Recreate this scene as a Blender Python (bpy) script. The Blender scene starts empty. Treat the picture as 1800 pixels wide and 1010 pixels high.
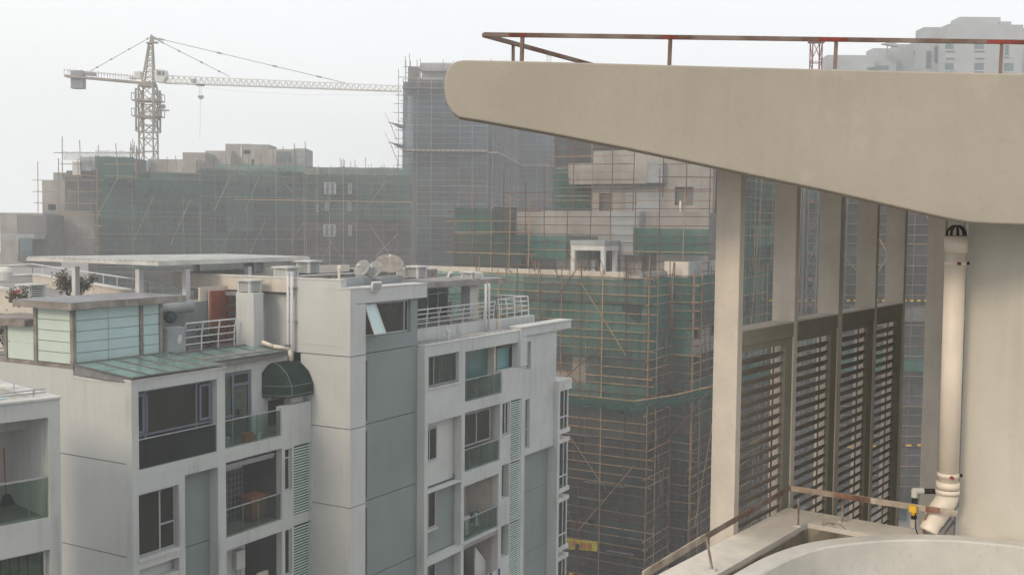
import bpy, math, random
from mathutils import Vector, Matrix, Euler
random.seed(7)
R = math.radians
sc = bpy.context.scene
# ---------------------------------------------------------------- camera
A, PITCH, ROLL, FOC = R(29.65), 0.05777, 0.00969, 1900.0
CAM = Vector((0, 0, 30))
FH = Vector((math.cos(A), math.sin(A), 0)); RH = Vector((math.sin(A), -math.cos(A), 0)); UPZ = Vector((0, 0, 1))
F_ = FH*math.cos(PITCH) - UPZ*math.sin(PITCH); U_ = FH*math.sin(PITCH) + UPZ*math.cos(PITCH)
RR = RH*math.cos(ROLL) + U_*math.sin(ROLL); UU = U_*math.cos(ROLL) - RH*math.sin(ROLL)
cd = bpy.data.cameras.new('camera'); cam = bpy.data.objects.new('camera', cd); sc.collection.objects.link(cam)
m = Matrix((RR, UU, -F_)).transposed().to_4x4(); m.translation = CAM; cam.matrix_world = m
cd.sensor_width = 36; cd.lens = 36*FOC/1800; cd.clip_start = 0.1; cd.clip_end = 3000
sc.camera = cam
# ---------------------------------------------------------------- sky, sun, exposure
SUND = Vector((-0.80, 0.12, 0.52)).normalized()
w = bpy.data.worlds.new('World'); sc.world = w; w.use_nodes = True
nt = w.node_tree; nt.nodes.clear()
sky = nt.nodes.new('ShaderNodeTexSky'); sky.sky_type = 'NISHITA'; sky.sun_disc = False
sky.sun_elevation = math.asin(SUND.z); sky.sun_rotation = math.atan2(SUND.x, SUND.y)
sky.dust_density = 8; sky.air_density = 1.5; sky.ozone_density = 1
mx = nt.nodes.new('ShaderNodeMix'); mx.data_type = 'RGBA'; mx.inputs[0].default_value = 0.86
bg = nt.nodes.new('ShaderNodeBackground'); bg.inputs['Strength'].default_value = 0.1
ow = nt.nodes.new('ShaderNodeOutputWorld')
nt.links.new(sky.outputs[0], mx.inputs[6]); cn = nt.nodes.new('ShaderNodeTexNoise'); cn.inputs['Scale'].default_value = 1.6; cn.inputs['Detail'].default_value = 5
cm = nt.nodes.new('ShaderNodeMix'); cm.data_type = 'RGBA'; cm.inputs[6].default_value = (10.9, 11.15, 11.4, 1); cm.inputs[7].default_value = (12.0, 12.1, 12.2, 1)
tc0 = nt.nodes.new('ShaderNodeTexCoord'); mp0 = nt.nodes.new('ShaderNodeMapping'); mp0.inputs['Scale'].default_value = (1, 1, 3); nt.links.new(tc0.outputs['Generated'], mp0.inputs[0]); nt.links.new(mp0.outputs[0], cn.inputs['Vector'])
nt.links.new(cn.outputs[0], cm.inputs[0]); nt.links.new(cm.outputs[2], mx.inputs[7])
nt.links.new(mx.outputs[2], bg.inputs[0]); nt.links.new(bg.outputs[0], ow.inputs[0])
ld = bpy.data.lights.new('sun', 'SUN'); ld.energy = 1.5; ld.angle = R(14); ld.color = (1, .80, .58)
lo = bpy.data.objects.new('sun', ld); sc.collection.objects.link(lo); lo.rotation_euler = SUND.to_track_quat('Z', 'Y').to_euler()
lo.location = (0, 0, 80)
sc.view_settings.view_transform = 'Standard'; sc.view_settings.look = 'None'
sc.view_settings.exposure = 0.06; sc.view_settings.gamma = 1; sc.view_settings.use_curve_mapping = False
sc.cycles.max_bounces = 8; sc.cycles.transparent_max_bounces = 16; sc.cycles.volume_bounces = 2
sc.cycles.volume_step_rate = 5; sc.cycles.volume_max_steps = 64
# ---------------------------------------------------------------- helpers: pixels of the photo -> points on known real planes
def ray(x, y): return F_ + RR*((x-900)/FOC) - UU*((y-505)/FOC)
def onx(x, y, c): d = ray(x, y); return CAM + d*((c-CAM.x)/d.x)
def ony(x, y, c): d = ray(x, y); return CAM + d*((c-CAM.y)/d.y)
def onz(x, y, c): d = ray(x, y); return CAM + d*((c-CAM.z)/d.z)
def far(x, y, D): d = ray(x, y); return CAM + d*(D/(d.dot(FH)))
def cf(r, D, z): v = RH*r + FH*D; return Vector((v.x, v.y, z))      # camera-aligned street grid of the far site
TH = R(-6.95); E1 = Vector((math.cos(TH), math.sin(TH), 0)); E2 = Vector((-math.sin(TH), math.cos(TH), 0))
def pq(v): w_ = E1*v[0] + E2*v[1]; return Vector((w_.x, w_.y, v[2]))   # frame of the near building
T1 = R(-13.8); G1 = Vector((math.cos(T1), math.sin(T1), 0)); G2 = Vector((-math.sin(T1), math.cos(T1), 0))
COL = sc.collection
def link(o): COL.objects.link(o); return o
def thing(name, label, cat, loc=(0, 0, 0), group=None):
    o = link(bpy.data.objects.new(name, None)); o.location = loc; o.empty_display_size = .3
    o['label'] = label; o['category'] = cat
    if group: o['group'] = group
    return o
def tag(o, label, cat, group=None):
    o['label'] = label; o['category'] = cat
    if group: o['group'] = group
    return o
def wloc(o):
    v = Vector((0, 0, 0))
    while o: v += o.location; o = o.parent
    return v
class MB:
    def __init__(s, xf=None): s.v = []; s.f = []; s.xf = xf
    def add(s, vs, fs):
        n = len(s.v); s.v += [Vector(v) for v in vs]; s.f += [tuple(i+n for i in f) for f in fs]; return s
    def box(s, x0, x1, y0, y1, z0, z1):
        if x0 > x1: x0, x1 = x1, x0
        if y0 > y1: y0, y1 = y1, y0
        if z0 > z1: z0, z1 = z1, z0
        return s.add([(x0,y0,z0),(x1,y0,z0),(x1,y1,z0),(x0,y1,z0),(x0,y0,z1),(x1,y0,z1),(x1,y1,z1),(x0,y1,z1)],
              [(0,3,2,1),(4,5,6,7),(0,1,5,4),(1,2,6,5),(2,3,7,6),(3,0,4,7)])
    def tube(s, a, b, r, n=6, r2=None):
        a = Vector(a); b = Vector(b); d = (b-a)
        if d.length < 1e-6: return s
        d.normalize(); u = d.cross(Vector((0,0,1)) if abs(d.z) < .9 else Vector((1,0,0))).normalized(); w_ = d.cross(u)
        r2 = r if r2 is None else r2; vs = []
        for c, q in ((a, r), (b, r2)):
            for i in range(n):
                t = 2*math.pi*(i+.5)/n; vs.append(c + u*(math.cos(t)*q) + w_*(math.sin(t)*q))
        fs = [(i, (i+1) % n, n+(i+1) % n, n+i) for i in range(n)] + [tuple(range(n-1, -1, -1)), tuple(range(n, 2*n))]
        return s.add(vs, fs)
    def path(s, pts, r, n=8):
        for a, b in zip(pts, pts[1:]): s.tube(a, b, r, n)
        return s
    def prism(s, poly, d):          # poly: list of points (planar), d: extrusion vector
        d = Vector(d); n = len(poly); p = [Vector(q) for q in poly]
        return s.add(p + [q+d for q in p], [tuple(range(n-1, -1, -1)), tuple(range(n, 2*n))] + [(i, (i+1) % n, n+(i+1) % n, n+i) for i in range(n)])
    def beam(s, a, b, w_, h):       # rectangular bar between two points
        a = Vector(a); b = Vector(b); d = (b-a).normalized()
        u = d.cross(Vector((0,0,1)) if abs(d.z) < .95 else Vector((1,0,0))).normalized(); v = u.cross(d)
        c = [(u*(w_/2)*i + v*(h/2)*j) for i, j in ((-1,-1),(1,-1),(1,1),(-1,1))]
        return s.add([a+k for k in c]+[b+k for k in c], [(3,2,1,0),(4,5,6,7),(0,1,5,4),(1,2,6,5),(2,3,7,6),(3,0,4,7)])
    def lathe(s, c, prof, n=16, axis=None):   # prof [(r, z)]
        c = Vector(c); vs = []
        for r, z in prof:
            for i in range(n): t = 2*math.pi*i/n; vs.append(Vector((r*math.cos(t), r*math.sin(t), z)))
        if axis is not None:
            q = Vector(axis).to_track_quat('Z', 'Y'); vs = [q @ v for v in vs]
        vs = [v+c for v in vs]; fs = []
        for k in range(len(prof)-1):
            for i in range(n): j = (i+1) % n; fs.append((k*n+i, k*n+j, (k+1)*n+j, (k+1)*n+i))
        fs.append(tuple(range(n-1, -1, -1))); fs.append(tuple(range((len(prof)-1)*n, len(prof)*n)))
        return s.add(vs, fs)
    def wall(s, ax, c, th, u0, u1, z0, z1, holes=()):   # ax 'y': plane y=c, u along x, thickness th toward +; ax 'x': plane x=c, u along y
        us = sorted({u0, u1, *[max(u0, min(u1, v)) for h in holes for v in h[:2]]})
        zs = sorted({z0, z1, *[max(z0, min(z1, v)) for h in holes for v in h[2:4]]})
        nu, nz = len(us)-1, len(zs)-1
        sol = [[not any(h[0] < (us[i]+us[i+1])/2 < h[1] and h[2] < (zs[j]+zs[j+1])/2 < h[3] for h in holes) for j in range(nz)] for i in range(nu)]
        P = (lambda u, t, z: (u, c+t, z)) if ax == 'y' else (lambda u, t, z: (c+t, u, z))
        g = lambda i, j: 0 <= i < nu and 0 <= j < nz and sol[i][j]
        for i in range(nu):
            for j in range(nz):
                if not sol[i][j]: continue
                a, b, e, f = us[i], us[i+1], zs[j], zs[j+1]
                s.add([P(a,0,e), P(b,0,e), P(b,0,f), P(a,0,f)], [(0,1,2,3)]); s.add([P(a,th,e), P(b,th,e), P(b,th,f), P(a,th,f)], [(3,2,1,0)])
                if not g(i-1,j): s.add([P(a,0,e), P(a,th,e), P(a,th,f), P(a,0,f)], [(3,2,1,0)])
                if not g(i+1,j): s.add([P(b,0,e), P(b,th,e), P(b,th,f), P(b,0,f)], [(0,1,2,3)])
                if not g(i,j-1): s.add([P(a,0,e), P(b,0,e), P(b,th,e), P(a,th,e)], [(3,2,1,0)])
                if not g(i,j+1): s.add([P(a,0,f), P(b,0,f), P(b,th,f), P(a,th,f)], [(0,1,2,3)])
        return s
    def build(s, name, mat, parent=None, kind=None, smooth=False, bevel=0):
        v = [Vector(s.xf(p)) for p in s.v] if s.xf else s.v
        org = wloc(parent) if parent else (sum(v, Vector())/max(1, len(v)))
        if not parent: org = Vector((org.x, org.y, min(p.z for p in v)))
        me = bpy.data.meshes.new(name); me.from_pydata([p-org for p in v], [], s.f)
        if mat: me.materials.append(mat)
        if smooth:
            for p in me.polygons: p.use_smooth = True
        me.validate()
        o = link(bpy.data.objects.new(name, me))
        if parent: o.parent = parent
        else: o.location = org
        if kind: o['kind'] = kind
        if bevel:
            b = o.modifiers.new('bevel', 'BEVEL'); b.width = bevel; b.segments = 2; b.limit_method = 'ANGLE'
        return o
def inst(name, me, parent, loc, rot=(0, 0, 0), scale=(1, 1, 1)):    # loc in world, rot as euler
    o = link(bpy.data.objects.new(name, me)); o.parent = parent; o.location = Vector(loc)-wloc(parent)
    o.rotation_euler = rot; o.scale = scale; return o
def mesh_of(mb, name, mat):
    me = bpy.data.meshes.new(name); me.from_pydata(mb.v, [], mb.f); me.materials.append(mat); me.validate(); return me
# ---------------------------------------------------------------- materials
def mat(name, col, rough=.8, var=.12, scale=.7, streak=0., grain=.0, spec=.3, metal=0., tint=None, bump=.0, randc=0., patch=0.):
    m = bpy.data.materials.new(name); m.use_nodes = True; n = m.node_tree; b = n.nodes['Principled BSDF']
    b.inputs['Roughness'].default_value = rough; b.inputs['Metallic'].default_value = metal
    b.inputs['Specular IOR Level'].default_value = spec
    geo = n.nodes.new('ShaderNodeNewGeometry'); L = n.links
    def noise(sc_, det=4, vs=(1, 1, 1), rg=.6):
        mp = n.nodes.new('ShaderNodeMapping'); mp.inputs['Scale'].default_value = vs
        L.new(geo.outputs['Position'], mp.inputs[0]); t = n.nodes.new('ShaderNodeTexNoise')
        t.inputs['Scale'].default_value = sc_; t.inputs['Detail'].default_value = det; t.inputs['Roughness'].default_value = rg
        L.new(mp.outputs[0], t.inputs['Vector']); return t.outputs[0]
    def ramp(src, a, b_):
        r = n.nodes.new('ShaderNodeMapRange'); r.inputs[1].default_value = a; r.inputs[2].default_value = b_; L.new(src, r.inputs[0]); return r.outputs[0]
    def mixc(fac, c1, c2, mode='MIX'):
        q = n.nodes.new('ShaderNodeMix'); q.data_type = 'RGBA'; q.blend_type = mode
        for s_, v in ((0, fac), (6, c1), (7, c2)):
            if hasattr(v, 'is_linked') or hasattr(v, 'links'): L.new(v, q.inputs[s_])
            elif s_ == 0: q.inputs[0].default_value = v
            else: q.inputs[s_].default_value = (*v[:3], 1)
        return q.outputs[2]
    dark = tuple(c*(1-var*2.2) for c in (tint or col)); c = mixc(ramp(noise(scale, 6), .35, .7), tuple(x*(1+var*.5) for x in col), dark)
    if patch:
        pq_ = n.nodes.new('ShaderNodeMath'); pq_.operation = 'MULTIPLY'; L.new(ramp(noise(1.6, 6, (1, 1, 1), .7), .58, .66), pq_.inputs[0]); pq_.inputs[1].default_value = patch
        c = mixc(pq_.outputs[0], c, tuple(x*1.35 for x in col))
    if streak:
        s1 = ramp(noise(1.0, 5, (6, 6, .35)), .47, .72); s2 = ramp(noise(.5, 3), .4, .65)
        q = n.nodes.new('ShaderNodeMath'); q.operation = 'MULTIPLY'; L.new(s1, q.inputs[0]); L.new(s2, q.inputs[1])
        q2 = n.nodes.new('ShaderNodeMath'); q2.operation = 'MULTIPLY'; L.new(q.outputs[0], q2.inputs[0]); q2.inputs[1].default_value = streak
        c = mixc(q2.outputs[0], c, tuple(x*.38 for x in col))
    if grain:
        c = mixc(ramp(noise(60, 2), .3, .7), c, mixc(.0, c, c)) if False else c
        g_ = n.nodes.new('ShaderNodeMath'); g_.operation = 'MULTIPLY'; L.new(ramp(noise(22, 3), .55, .75), g_.inputs[0]); g_.inputs[1].default_value = grain
        c = mixc(g_.outputs[0], c, tuple(x*.55 for x in col))
    if randc:
        oi = n.nodes.new('ShaderNodeObjectInfo'); c2 = n.nodes.new('ShaderNodeHueSaturation'); L.new(c, c2.inputs['Color'])
        L.new(ramp_val(n, L, oi.outputs['Random'], 1-randc, 1+randc), c2.inputs['Value']); c = c2.outputs[0]
    L.new(c, b.inputs['Base Color'])
    if bump:
        bp = n.nodes.new('ShaderNodeBump'); bp.inputs['Strength'].default_value = bump; bp.inputs['Distance'].default_value = .02
        L.new(noise(14, 5), bp.inputs['Height']); L.new(bp.outputs[0], b.inputs['Normal'])
    return m
def ramp_val(n, L, src, a, b_):
    r = n.nodes.new('ShaderNodeMapRange'); r.inputs[3].default_value = a; r.inputs[4].default_value = b_; L.new(src, r.inputs[0]); return r.outputs[0]
def glassm(name, tint, alpha, rough=.04, base=(.02,.03,.03), add=.35):   # thin pane: tinted see-through plus mirror-like reflection, base colour noise painted as streaky reflections
    m = bpy.data.materials.new(name); m.use_nodes = True; n = m.node_tree; n.nodes.clear(); L = n.links
    o = n.nodes.new('ShaderNodeOutputMaterial'); t = n.nodes.new('ShaderNodeBsdfTransparent'); t.inputs[0].default_value = (*tint, 1)
    d = n.nodes.new('ShaderNodeBsdfPrincipled'); d.inputs['Roughness'].default_value = rough; d.inputs['Specular IOR Level'].default_value = .4
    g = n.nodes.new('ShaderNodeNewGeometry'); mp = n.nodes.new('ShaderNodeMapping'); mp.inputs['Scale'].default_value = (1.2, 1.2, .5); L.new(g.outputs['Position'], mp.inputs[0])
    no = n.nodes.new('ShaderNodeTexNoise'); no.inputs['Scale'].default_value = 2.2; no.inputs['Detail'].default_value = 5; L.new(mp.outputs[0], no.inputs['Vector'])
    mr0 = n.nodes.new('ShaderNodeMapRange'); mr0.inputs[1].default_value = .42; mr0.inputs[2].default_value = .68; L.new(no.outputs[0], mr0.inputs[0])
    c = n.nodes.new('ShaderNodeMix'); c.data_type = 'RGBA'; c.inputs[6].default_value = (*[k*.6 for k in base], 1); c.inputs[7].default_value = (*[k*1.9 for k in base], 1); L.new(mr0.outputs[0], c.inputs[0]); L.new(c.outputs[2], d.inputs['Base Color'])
    x = n.nodes.new('ShaderNodeMixShader'); fr = n.nodes.new('ShaderNodeLayerWeight'); fr.inputs[0].default_value = .2
    mr = n.nodes.new('ShaderNodeMapRange'); mr.inputs[3].default_value = alpha; mr.inputs[4].default_value = min(1, alpha+add)
    L.new(fr.outputs['Fresnel'], mr.inputs[0]); L.new(mr.outputs[0], x.inputs[0])
    L.new(t.outputs[0], x.inputs[1]); L.new(d.outputs[0], x.inputs[2]); L.new(x.outputs[0], o.inputs[0]); return m
def netm(name, col, alpha, var=.25):      # woven debris netting: half open weave, dirt and folds
    m = bpy.data.materials.new(name); m.use_nodes = True; n = m.node_tree; n.nodes.clear(); L = n.links
    o = n.nodes.new('ShaderNodeOutputMaterial'); t = n.nodes.new('ShaderNodeBsdfTransparent')
    d = n.nodes.new('ShaderNodeBsdfDiffuse'); tr = n.nodes.new('ShaderNodeBsdfTranslucent'); x1 = n.nodes.new('ShaderNodeMixShader'); x1.inputs[0].default_value = .3
    x = n.nodes.new('ShaderNodeMixShader'); g = n.nodes.new('ShaderNodeNewGeometry')
    mp = n.nodes.new('ShaderNodeMapping'); mp.inputs['Scale'].default_value = (2.4, 2.4, .5); L.new(g.outputs['Position'], mp.inputs[0])
    no = n.nodes.new('ShaderNodeTexNoise'); no.inputs['Scale'].default_value = .55; no.inputs['Detail'].default_value = 7; no.inputs['Roughness'].default_value = .65
    L.new(mp.outputs[0], no.inputs['Vector'])
    mr = n.nodes.new('ShaderNodeMapRange'); mr.inputs[1].default_value = .3; mr.inputs[2].default_value = .7; mr.inputs[3].default_value = alpha-.14; mr.inputs[4].default_value = min(1, alpha+.2)
    L.new(no.outputs[0], mr.inputs[0]); L.new(mr.outputs[0], x.inputs[0])
    oi = n.nodes.new('ShaderNodeObjectInfo'); no2 = n.nodes.new('ShaderNodeTexNoise'); no2.inputs['Scale'].default_value = 1.7; no2.inputs['Detail'].default_value = 5
    L.new(mp.outputs[0], no2.inputs['Vector']); no2.inputs['Roughness'].default_value = .7
    c = n.nodes.new('ShaderNodeMix'); c.data_type = 'RGBA'; c.inputs[6].default_value = (*[k*(1+var) for k in col], 1)
    gr = sum(col)/3; c.inputs[7].default_value = (*[(k*.5+gr*.5)*(1-var) for k in col], 1); L.new(no2.outputs[0], c.inputs[0])
    hs = n.nodes.new('ShaderNodeHueSaturation'); L.new(c.outputs[2], hs.inputs['Color'])
    L.new(ramp_val(n, L, oi.outputs['Random'], .68, 1.35), hs.inputs['Value'])
    L.new(hs.outputs[0], d.inputs[0]); L.new(hs.outputs[0], tr.inputs[0])
    L.new(d.outputs[0], x1.inputs[1]); L.new(tr.outputs[0], x1.inputs[2]); L.new(t.outputs[0], x.inputs[1]); L.new(x1.outputs[0], x.inputs[2]); L.new(x.outputs[0], o.inputs[0])
    return m
M = dict(
 white=mat('white_render', (.51,.525,.515), .85, .04, .4, .22, .0, bump=.04),
 whitedirty=mat('weathered_white_render', (.485,.505,.497), .85, .05, .5, .55, .10, bump=.04),
 coping=mat('pale_coping', (.56,.56,.54), .8, .12, 1.2, .3, .2),
 grey=mat('grey_green_render', (.205,.245,.24), .85, .05, .5, .15),
 joint=mat('dark_joint', (.12,.12,.115), .9, .1),
 beige=mat('beige_render', (.385,.352,.30), .85, .06, .6, .14, .15, bump=.14, patch=.2),
 wallr=mat('right_wall_render', (.56,.535,.475), .85, .06, .8, .25, .15, bump=.1),
 cream=mat('cream_painted_concrete', (.57,.52,.455), .8, .09, 1.5, .25, .25, bump=.1),
 ledge=mat('ledge_paint', (.68,.64,.57), .8, .12, 1.8, .3, .3, bump=.1),
 curved=mat('curved_wall_paint', (.60,.59,.55), .8, .09, 1.6, .35, .3, bump=.1),
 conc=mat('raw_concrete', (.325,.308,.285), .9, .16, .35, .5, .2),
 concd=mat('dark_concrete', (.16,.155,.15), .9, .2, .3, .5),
 conb=mat('blue_grey_concrete', (.30,.32,.33), .9, .14, .5, .3),
 deck=mat('roof_deck', (.26,.25,.24), .9, .18, .8, 0, .4),
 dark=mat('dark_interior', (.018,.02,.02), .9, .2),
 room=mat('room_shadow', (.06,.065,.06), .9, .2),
 bluef=mat('blue_grey_window_frame', (.115,.135,.18), .5, .05),
 greyf=mat('grey_window_frame', (.33,.34,.35), .5, .05),
 brownf=mat('brown_frame', (.10,.085,.07), .6, .1),
 louver=mat('pale_green_louver', (.50,.62,.56), .6, .05, randc=.06),
 metal=mat('galvanised_metal', (.42,.43,.44), .45, .12, 2, metal=.3),
 rail=mat('white_painted_rail', (.55,.56,.57), .5, .1),
 rust=mat('rusty_rail', (.20,.165,.14), .7, .25, 3, tint=(.22,.08,.05)),
 rustp=mat('rust_patch', (.27,.15,.11), .8, .3, 9),
 railc=mat('worn_cream_rail', (.40,.36,.30), .6, .2, 5, .2, .3, tint=(.28,.15,.09)),
 redp=mat('red_primer', (.26,.045,.035), .7, .3, 6, tint=(.12,.06,.05)),
 slat=mat('brown_grey_slat', (.23,.205,.175), .6, .15, 2, randc=.12),
 frame_shaded=mat('shaded_olive_frame', (.25,.235,.19), .75, .1, 1.5),  # olive kept dark so the colour carries the shade of the narrow shaft
 pipe=mat('cream_pvc_pipe', (.74,.66,.555), .45, .06, 2, .25, spec=.5),
 blackp=mat('black_insulation', (.02,.02,.022), .6, .2),
 blackiron=mat('rusty_black_iron', (.035,.022,.018), .8, .3, 8),
 awn=mat('dark_green_canvas', (.010,.028,.022), .95, .15, 2, spec=.1),
 seam=mat('awning_piping', (.22,.27,.24), .8, .1),
 terra=mat('terracotta', (.42,.13,.06), .8, .1), wood=mat('orange_brown_wood', (.26,.10,.045), .6, .2, 3), lattice=mat('red_brown_lattice', (.34,.085,.04), .7, .12, 3),
 cabinet=mat('appliance_white', (.6,.6,.57), .5, .05), blue=mat('blue_plastic', (.015,.05,.09), .5, .1), yellow=mat('yellow_tape', (.70,.42,.03), .6, .08), black=mat('black_rubber', (.015,.015,.015), .7, .1),
 frost=mat('frosted_pale_glass', (.56,.66,.60), .18, .05, .8, .1, spec=.6), frostb=mat('frosted_blue_glass', (.42,.56,.56), .18, .05, .8, .1, spec=.6),
 roofglass=mat('green_roof_glass', (.17,.27,.245), .12, .14, 1.4, 0, .3, spec=.7), greenp=mat('teal_glass_screen', (.04,.13,.125), .12, .12, 1, spec=.7), greenl=mat('light_teal_glass_screen', (.11,.27,.27), .12, .1, 1, spec=.7),
 fascia=mat('stained_fascia', (.27,.24,.215), .8, .25, 2, .5), zinc=mat('grey_roof_sheet', (.22,.22,.23), .5, .2, 1.5, 0, .3),
 curtain=mat('curtain', (.40,.44,.38), .9, .2, 3), tile=mat('dark_tile', (.03,.035,.035), .3, .2), grout=mat('grout', (.28,.29,.27), .8, .1),
 dish=mat('dish_grey', (.30,.31,.30), .6, .12, 3), dishw=mat('dish_beige', (.27,.245,.22), .6, .12, 2),
 leaf=mat('leaf', (.085,.085,.045), .7, .3, 6, tint=(.14,.07,.03)), flower=mat('red_flower', (.5,.04,.05), .7, .1), soil=mat('soil', (.05,.045,.03), .95, .3, 6),
 weed=mat('weed_leaf', (.06,.09,.03), .8, .3, 9), stain=mat('mossy_stained_concrete', (.34,.30,.24), .9, .3, 2.5, .9, .5),
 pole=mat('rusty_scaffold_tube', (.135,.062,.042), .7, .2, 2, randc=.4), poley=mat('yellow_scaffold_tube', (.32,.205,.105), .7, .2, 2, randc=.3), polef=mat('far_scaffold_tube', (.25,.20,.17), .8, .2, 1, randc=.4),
 craney=mat('crane_yellow_grey', (.27,.235,.19), .6, .15), cranew=mat('crane_white', (.62,.62,.60), .5, .08), craneg=mat('crane_grey', (.24,.25,.27), .6, .1),
 bannery=mat('yellow_banner_cloth', (.52,.44,.05), .8, .15, 1), bannerr=mat('red_banner_print', (.50,.06,.03), .8, .1), asphalt=mat('asphalt', (.05,.05,.05), .9, .2, .3), ground=mat('site_ground', (.14,.12,.10), .95, .3, .1),
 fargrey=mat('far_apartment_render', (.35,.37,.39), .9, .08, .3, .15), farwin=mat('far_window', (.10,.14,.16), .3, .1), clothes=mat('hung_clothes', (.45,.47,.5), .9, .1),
)
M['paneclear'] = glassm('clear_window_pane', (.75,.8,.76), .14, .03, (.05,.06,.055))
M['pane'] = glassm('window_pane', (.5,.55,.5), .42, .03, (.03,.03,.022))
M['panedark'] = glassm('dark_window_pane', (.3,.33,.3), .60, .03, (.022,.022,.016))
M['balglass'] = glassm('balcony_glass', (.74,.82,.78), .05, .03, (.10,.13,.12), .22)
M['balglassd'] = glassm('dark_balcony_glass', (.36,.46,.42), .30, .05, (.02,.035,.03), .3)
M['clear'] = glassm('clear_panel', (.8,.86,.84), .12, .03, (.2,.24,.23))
M['net_teal'] = netm('teal_debris_net', (.035,.165,.135), .74); M['net_tl'] = netm('pale_teal_debris_net', (.075,.20,.165), .68)
M['net_gg'] = netm('grey_green_debris_net', (.062,.10,.085), .75); M['net_gr'] = netm('grey_debris_net', (.072,.078,.07), .75); M['net_dk'] = netm('dark_debris_net', (.04,.052,.046), .76)
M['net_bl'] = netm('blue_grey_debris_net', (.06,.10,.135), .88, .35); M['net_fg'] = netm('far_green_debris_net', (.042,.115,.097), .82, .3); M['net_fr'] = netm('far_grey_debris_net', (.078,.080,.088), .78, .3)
M['net_wh'] = netm('pale_torn_net', (.35,.40,.38), .45)
# ================================================================ SETTING
g = MB().box(-600, 900, -700, 900, -1, 0).build('ground', M['ground']); g['kind'] = 'structure'
for v in [MB()]:
    a, b = Vector((56, -60, 0)), Vector((56, 120, 0))
    v.add([(51.5,-80,.004),(60,-80,.004),(60,160,.004),(51.5,160,.004)], [(0,1,2,3)])
    o = v.build('road', M['asphalt']); o['kind'] = 'structure'
# ================================================================ WHITE APARTMENT BLOCK
X0, YA, XT, YT, XG, YR, XE = 23.4, 27.05, 32.05, 25.2, 36.7, 24.98, 48.5
JZ = [25.0, 22.25, 19.25, 16.2, 13.1]
blk = thing('apartment_block', 'long white and grey apartment block with staggered balconies and a tall stair tower', 'apartment building', (36, 28, 0))
def bx(name, m_, *b, par=blk, bevel=0): return MB().box(*b).build(name, m_, par, bevel=bevel)
# side wall facing the camera, laid as storey-high panels with recessed joints
zs = [9.8, 13.0, 16.17, 19.32, 22.32, 25.25]
for a, b in zip(zs, zs[1:]):
    if b < 25: bx('wall_panel', M['white'], X0, X0+.3, YA+.28, 34, a+.02, b-.015)
MB().prism([(X0, YA+.28, 22.34), (X0, 34, 22.34), (X0, 34, 25.27), (X0, 29.8, 25.27), (X0, 29.76, 24.96), (X0, YA+.28, 24.86)], (.3, 0, 0)).build('wall_panel', M['white'], blk)
bx('wall_backing', M['joint'], X0+.035, X0+.29, YA+.3, 33.95, 0, 24.8)
# front facade A : one skin with real openings
fa_holes = [(23.68,27.08,22.1,24.62), (23.65,25.32,19.22,21.32), (25.59,27.1,8,21.56), (27.48,30.35,18.95,21.64), (27.48,30.35,15.8,18.52), (27.48,30.35,12.7,15.4),
            (30.52,30.9,19.97,21.56), (31.0,32.0,18.95,21.6), (30.52,30.9,16.75,18.5), (31.0,32.0,15.8,18.55), (31.0,32.0,12.7,15.4), (30.52,30.9,13.6,15.35), (23.65,25.32,13,18.88)]
fw = MB().wall('y', YA, .28, X0, XT, 9, 22.1, fa_holes); fw.wall('y', YA, .28, X0, 27.45, 22.1, 24.95, fa_holes); fw.wall('y', YA, .28, 30.35, 32.02, 22.1, 23.18)
fw.build('wall', M['whitedirty'], blk)
MB().box(X0-.02, 27.47, YA-.03, YA+.32, 24.95, 25.02).build('coping', M['coping'], blk)
# recess backs, floors
bx('recess_panel', M['grey'], 25.5, 27.2, YA+.4, YA+.5, 18.97, 21.7); bx('recess_panel', M['grey'], 25.5, 27.2, YA+.4, YA+.5, 15.8, 18.94); bx('recess_panel', M['grey'], 25.5, 27.2, YA+.4, YA+.5, 9, 15.77)
bx('recess_panel', M['whitedirty'], 23.6, 25.45, YA+.35, YA+.45, 13, 18.95)
MB().box(23.62, 25.4, YA+.02, YA+.34, 18.25, 18.42).build('ledge', M['coping'], blk)
bx('balcony_floor', M['deck'], 27.4, 32.0, YA+.1, 29.0, 21.75, 22.08)
bx('balcony_floor', M['deck'], 27.4, 30.4, YA+.1, 30.0, 18.62, 18.93); bx('balcony_floor', M['deck'], 27.4, 30.4, YA+.1, 30.0, 15.45, 15.78); bx('balcony_floor', M['deck'], 27.4, 30.4, YA+.1, 30.0, 12.3, 12.68)
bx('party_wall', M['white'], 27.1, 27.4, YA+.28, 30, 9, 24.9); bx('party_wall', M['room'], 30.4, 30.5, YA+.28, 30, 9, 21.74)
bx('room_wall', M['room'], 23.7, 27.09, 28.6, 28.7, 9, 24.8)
YB = 27.95
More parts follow.
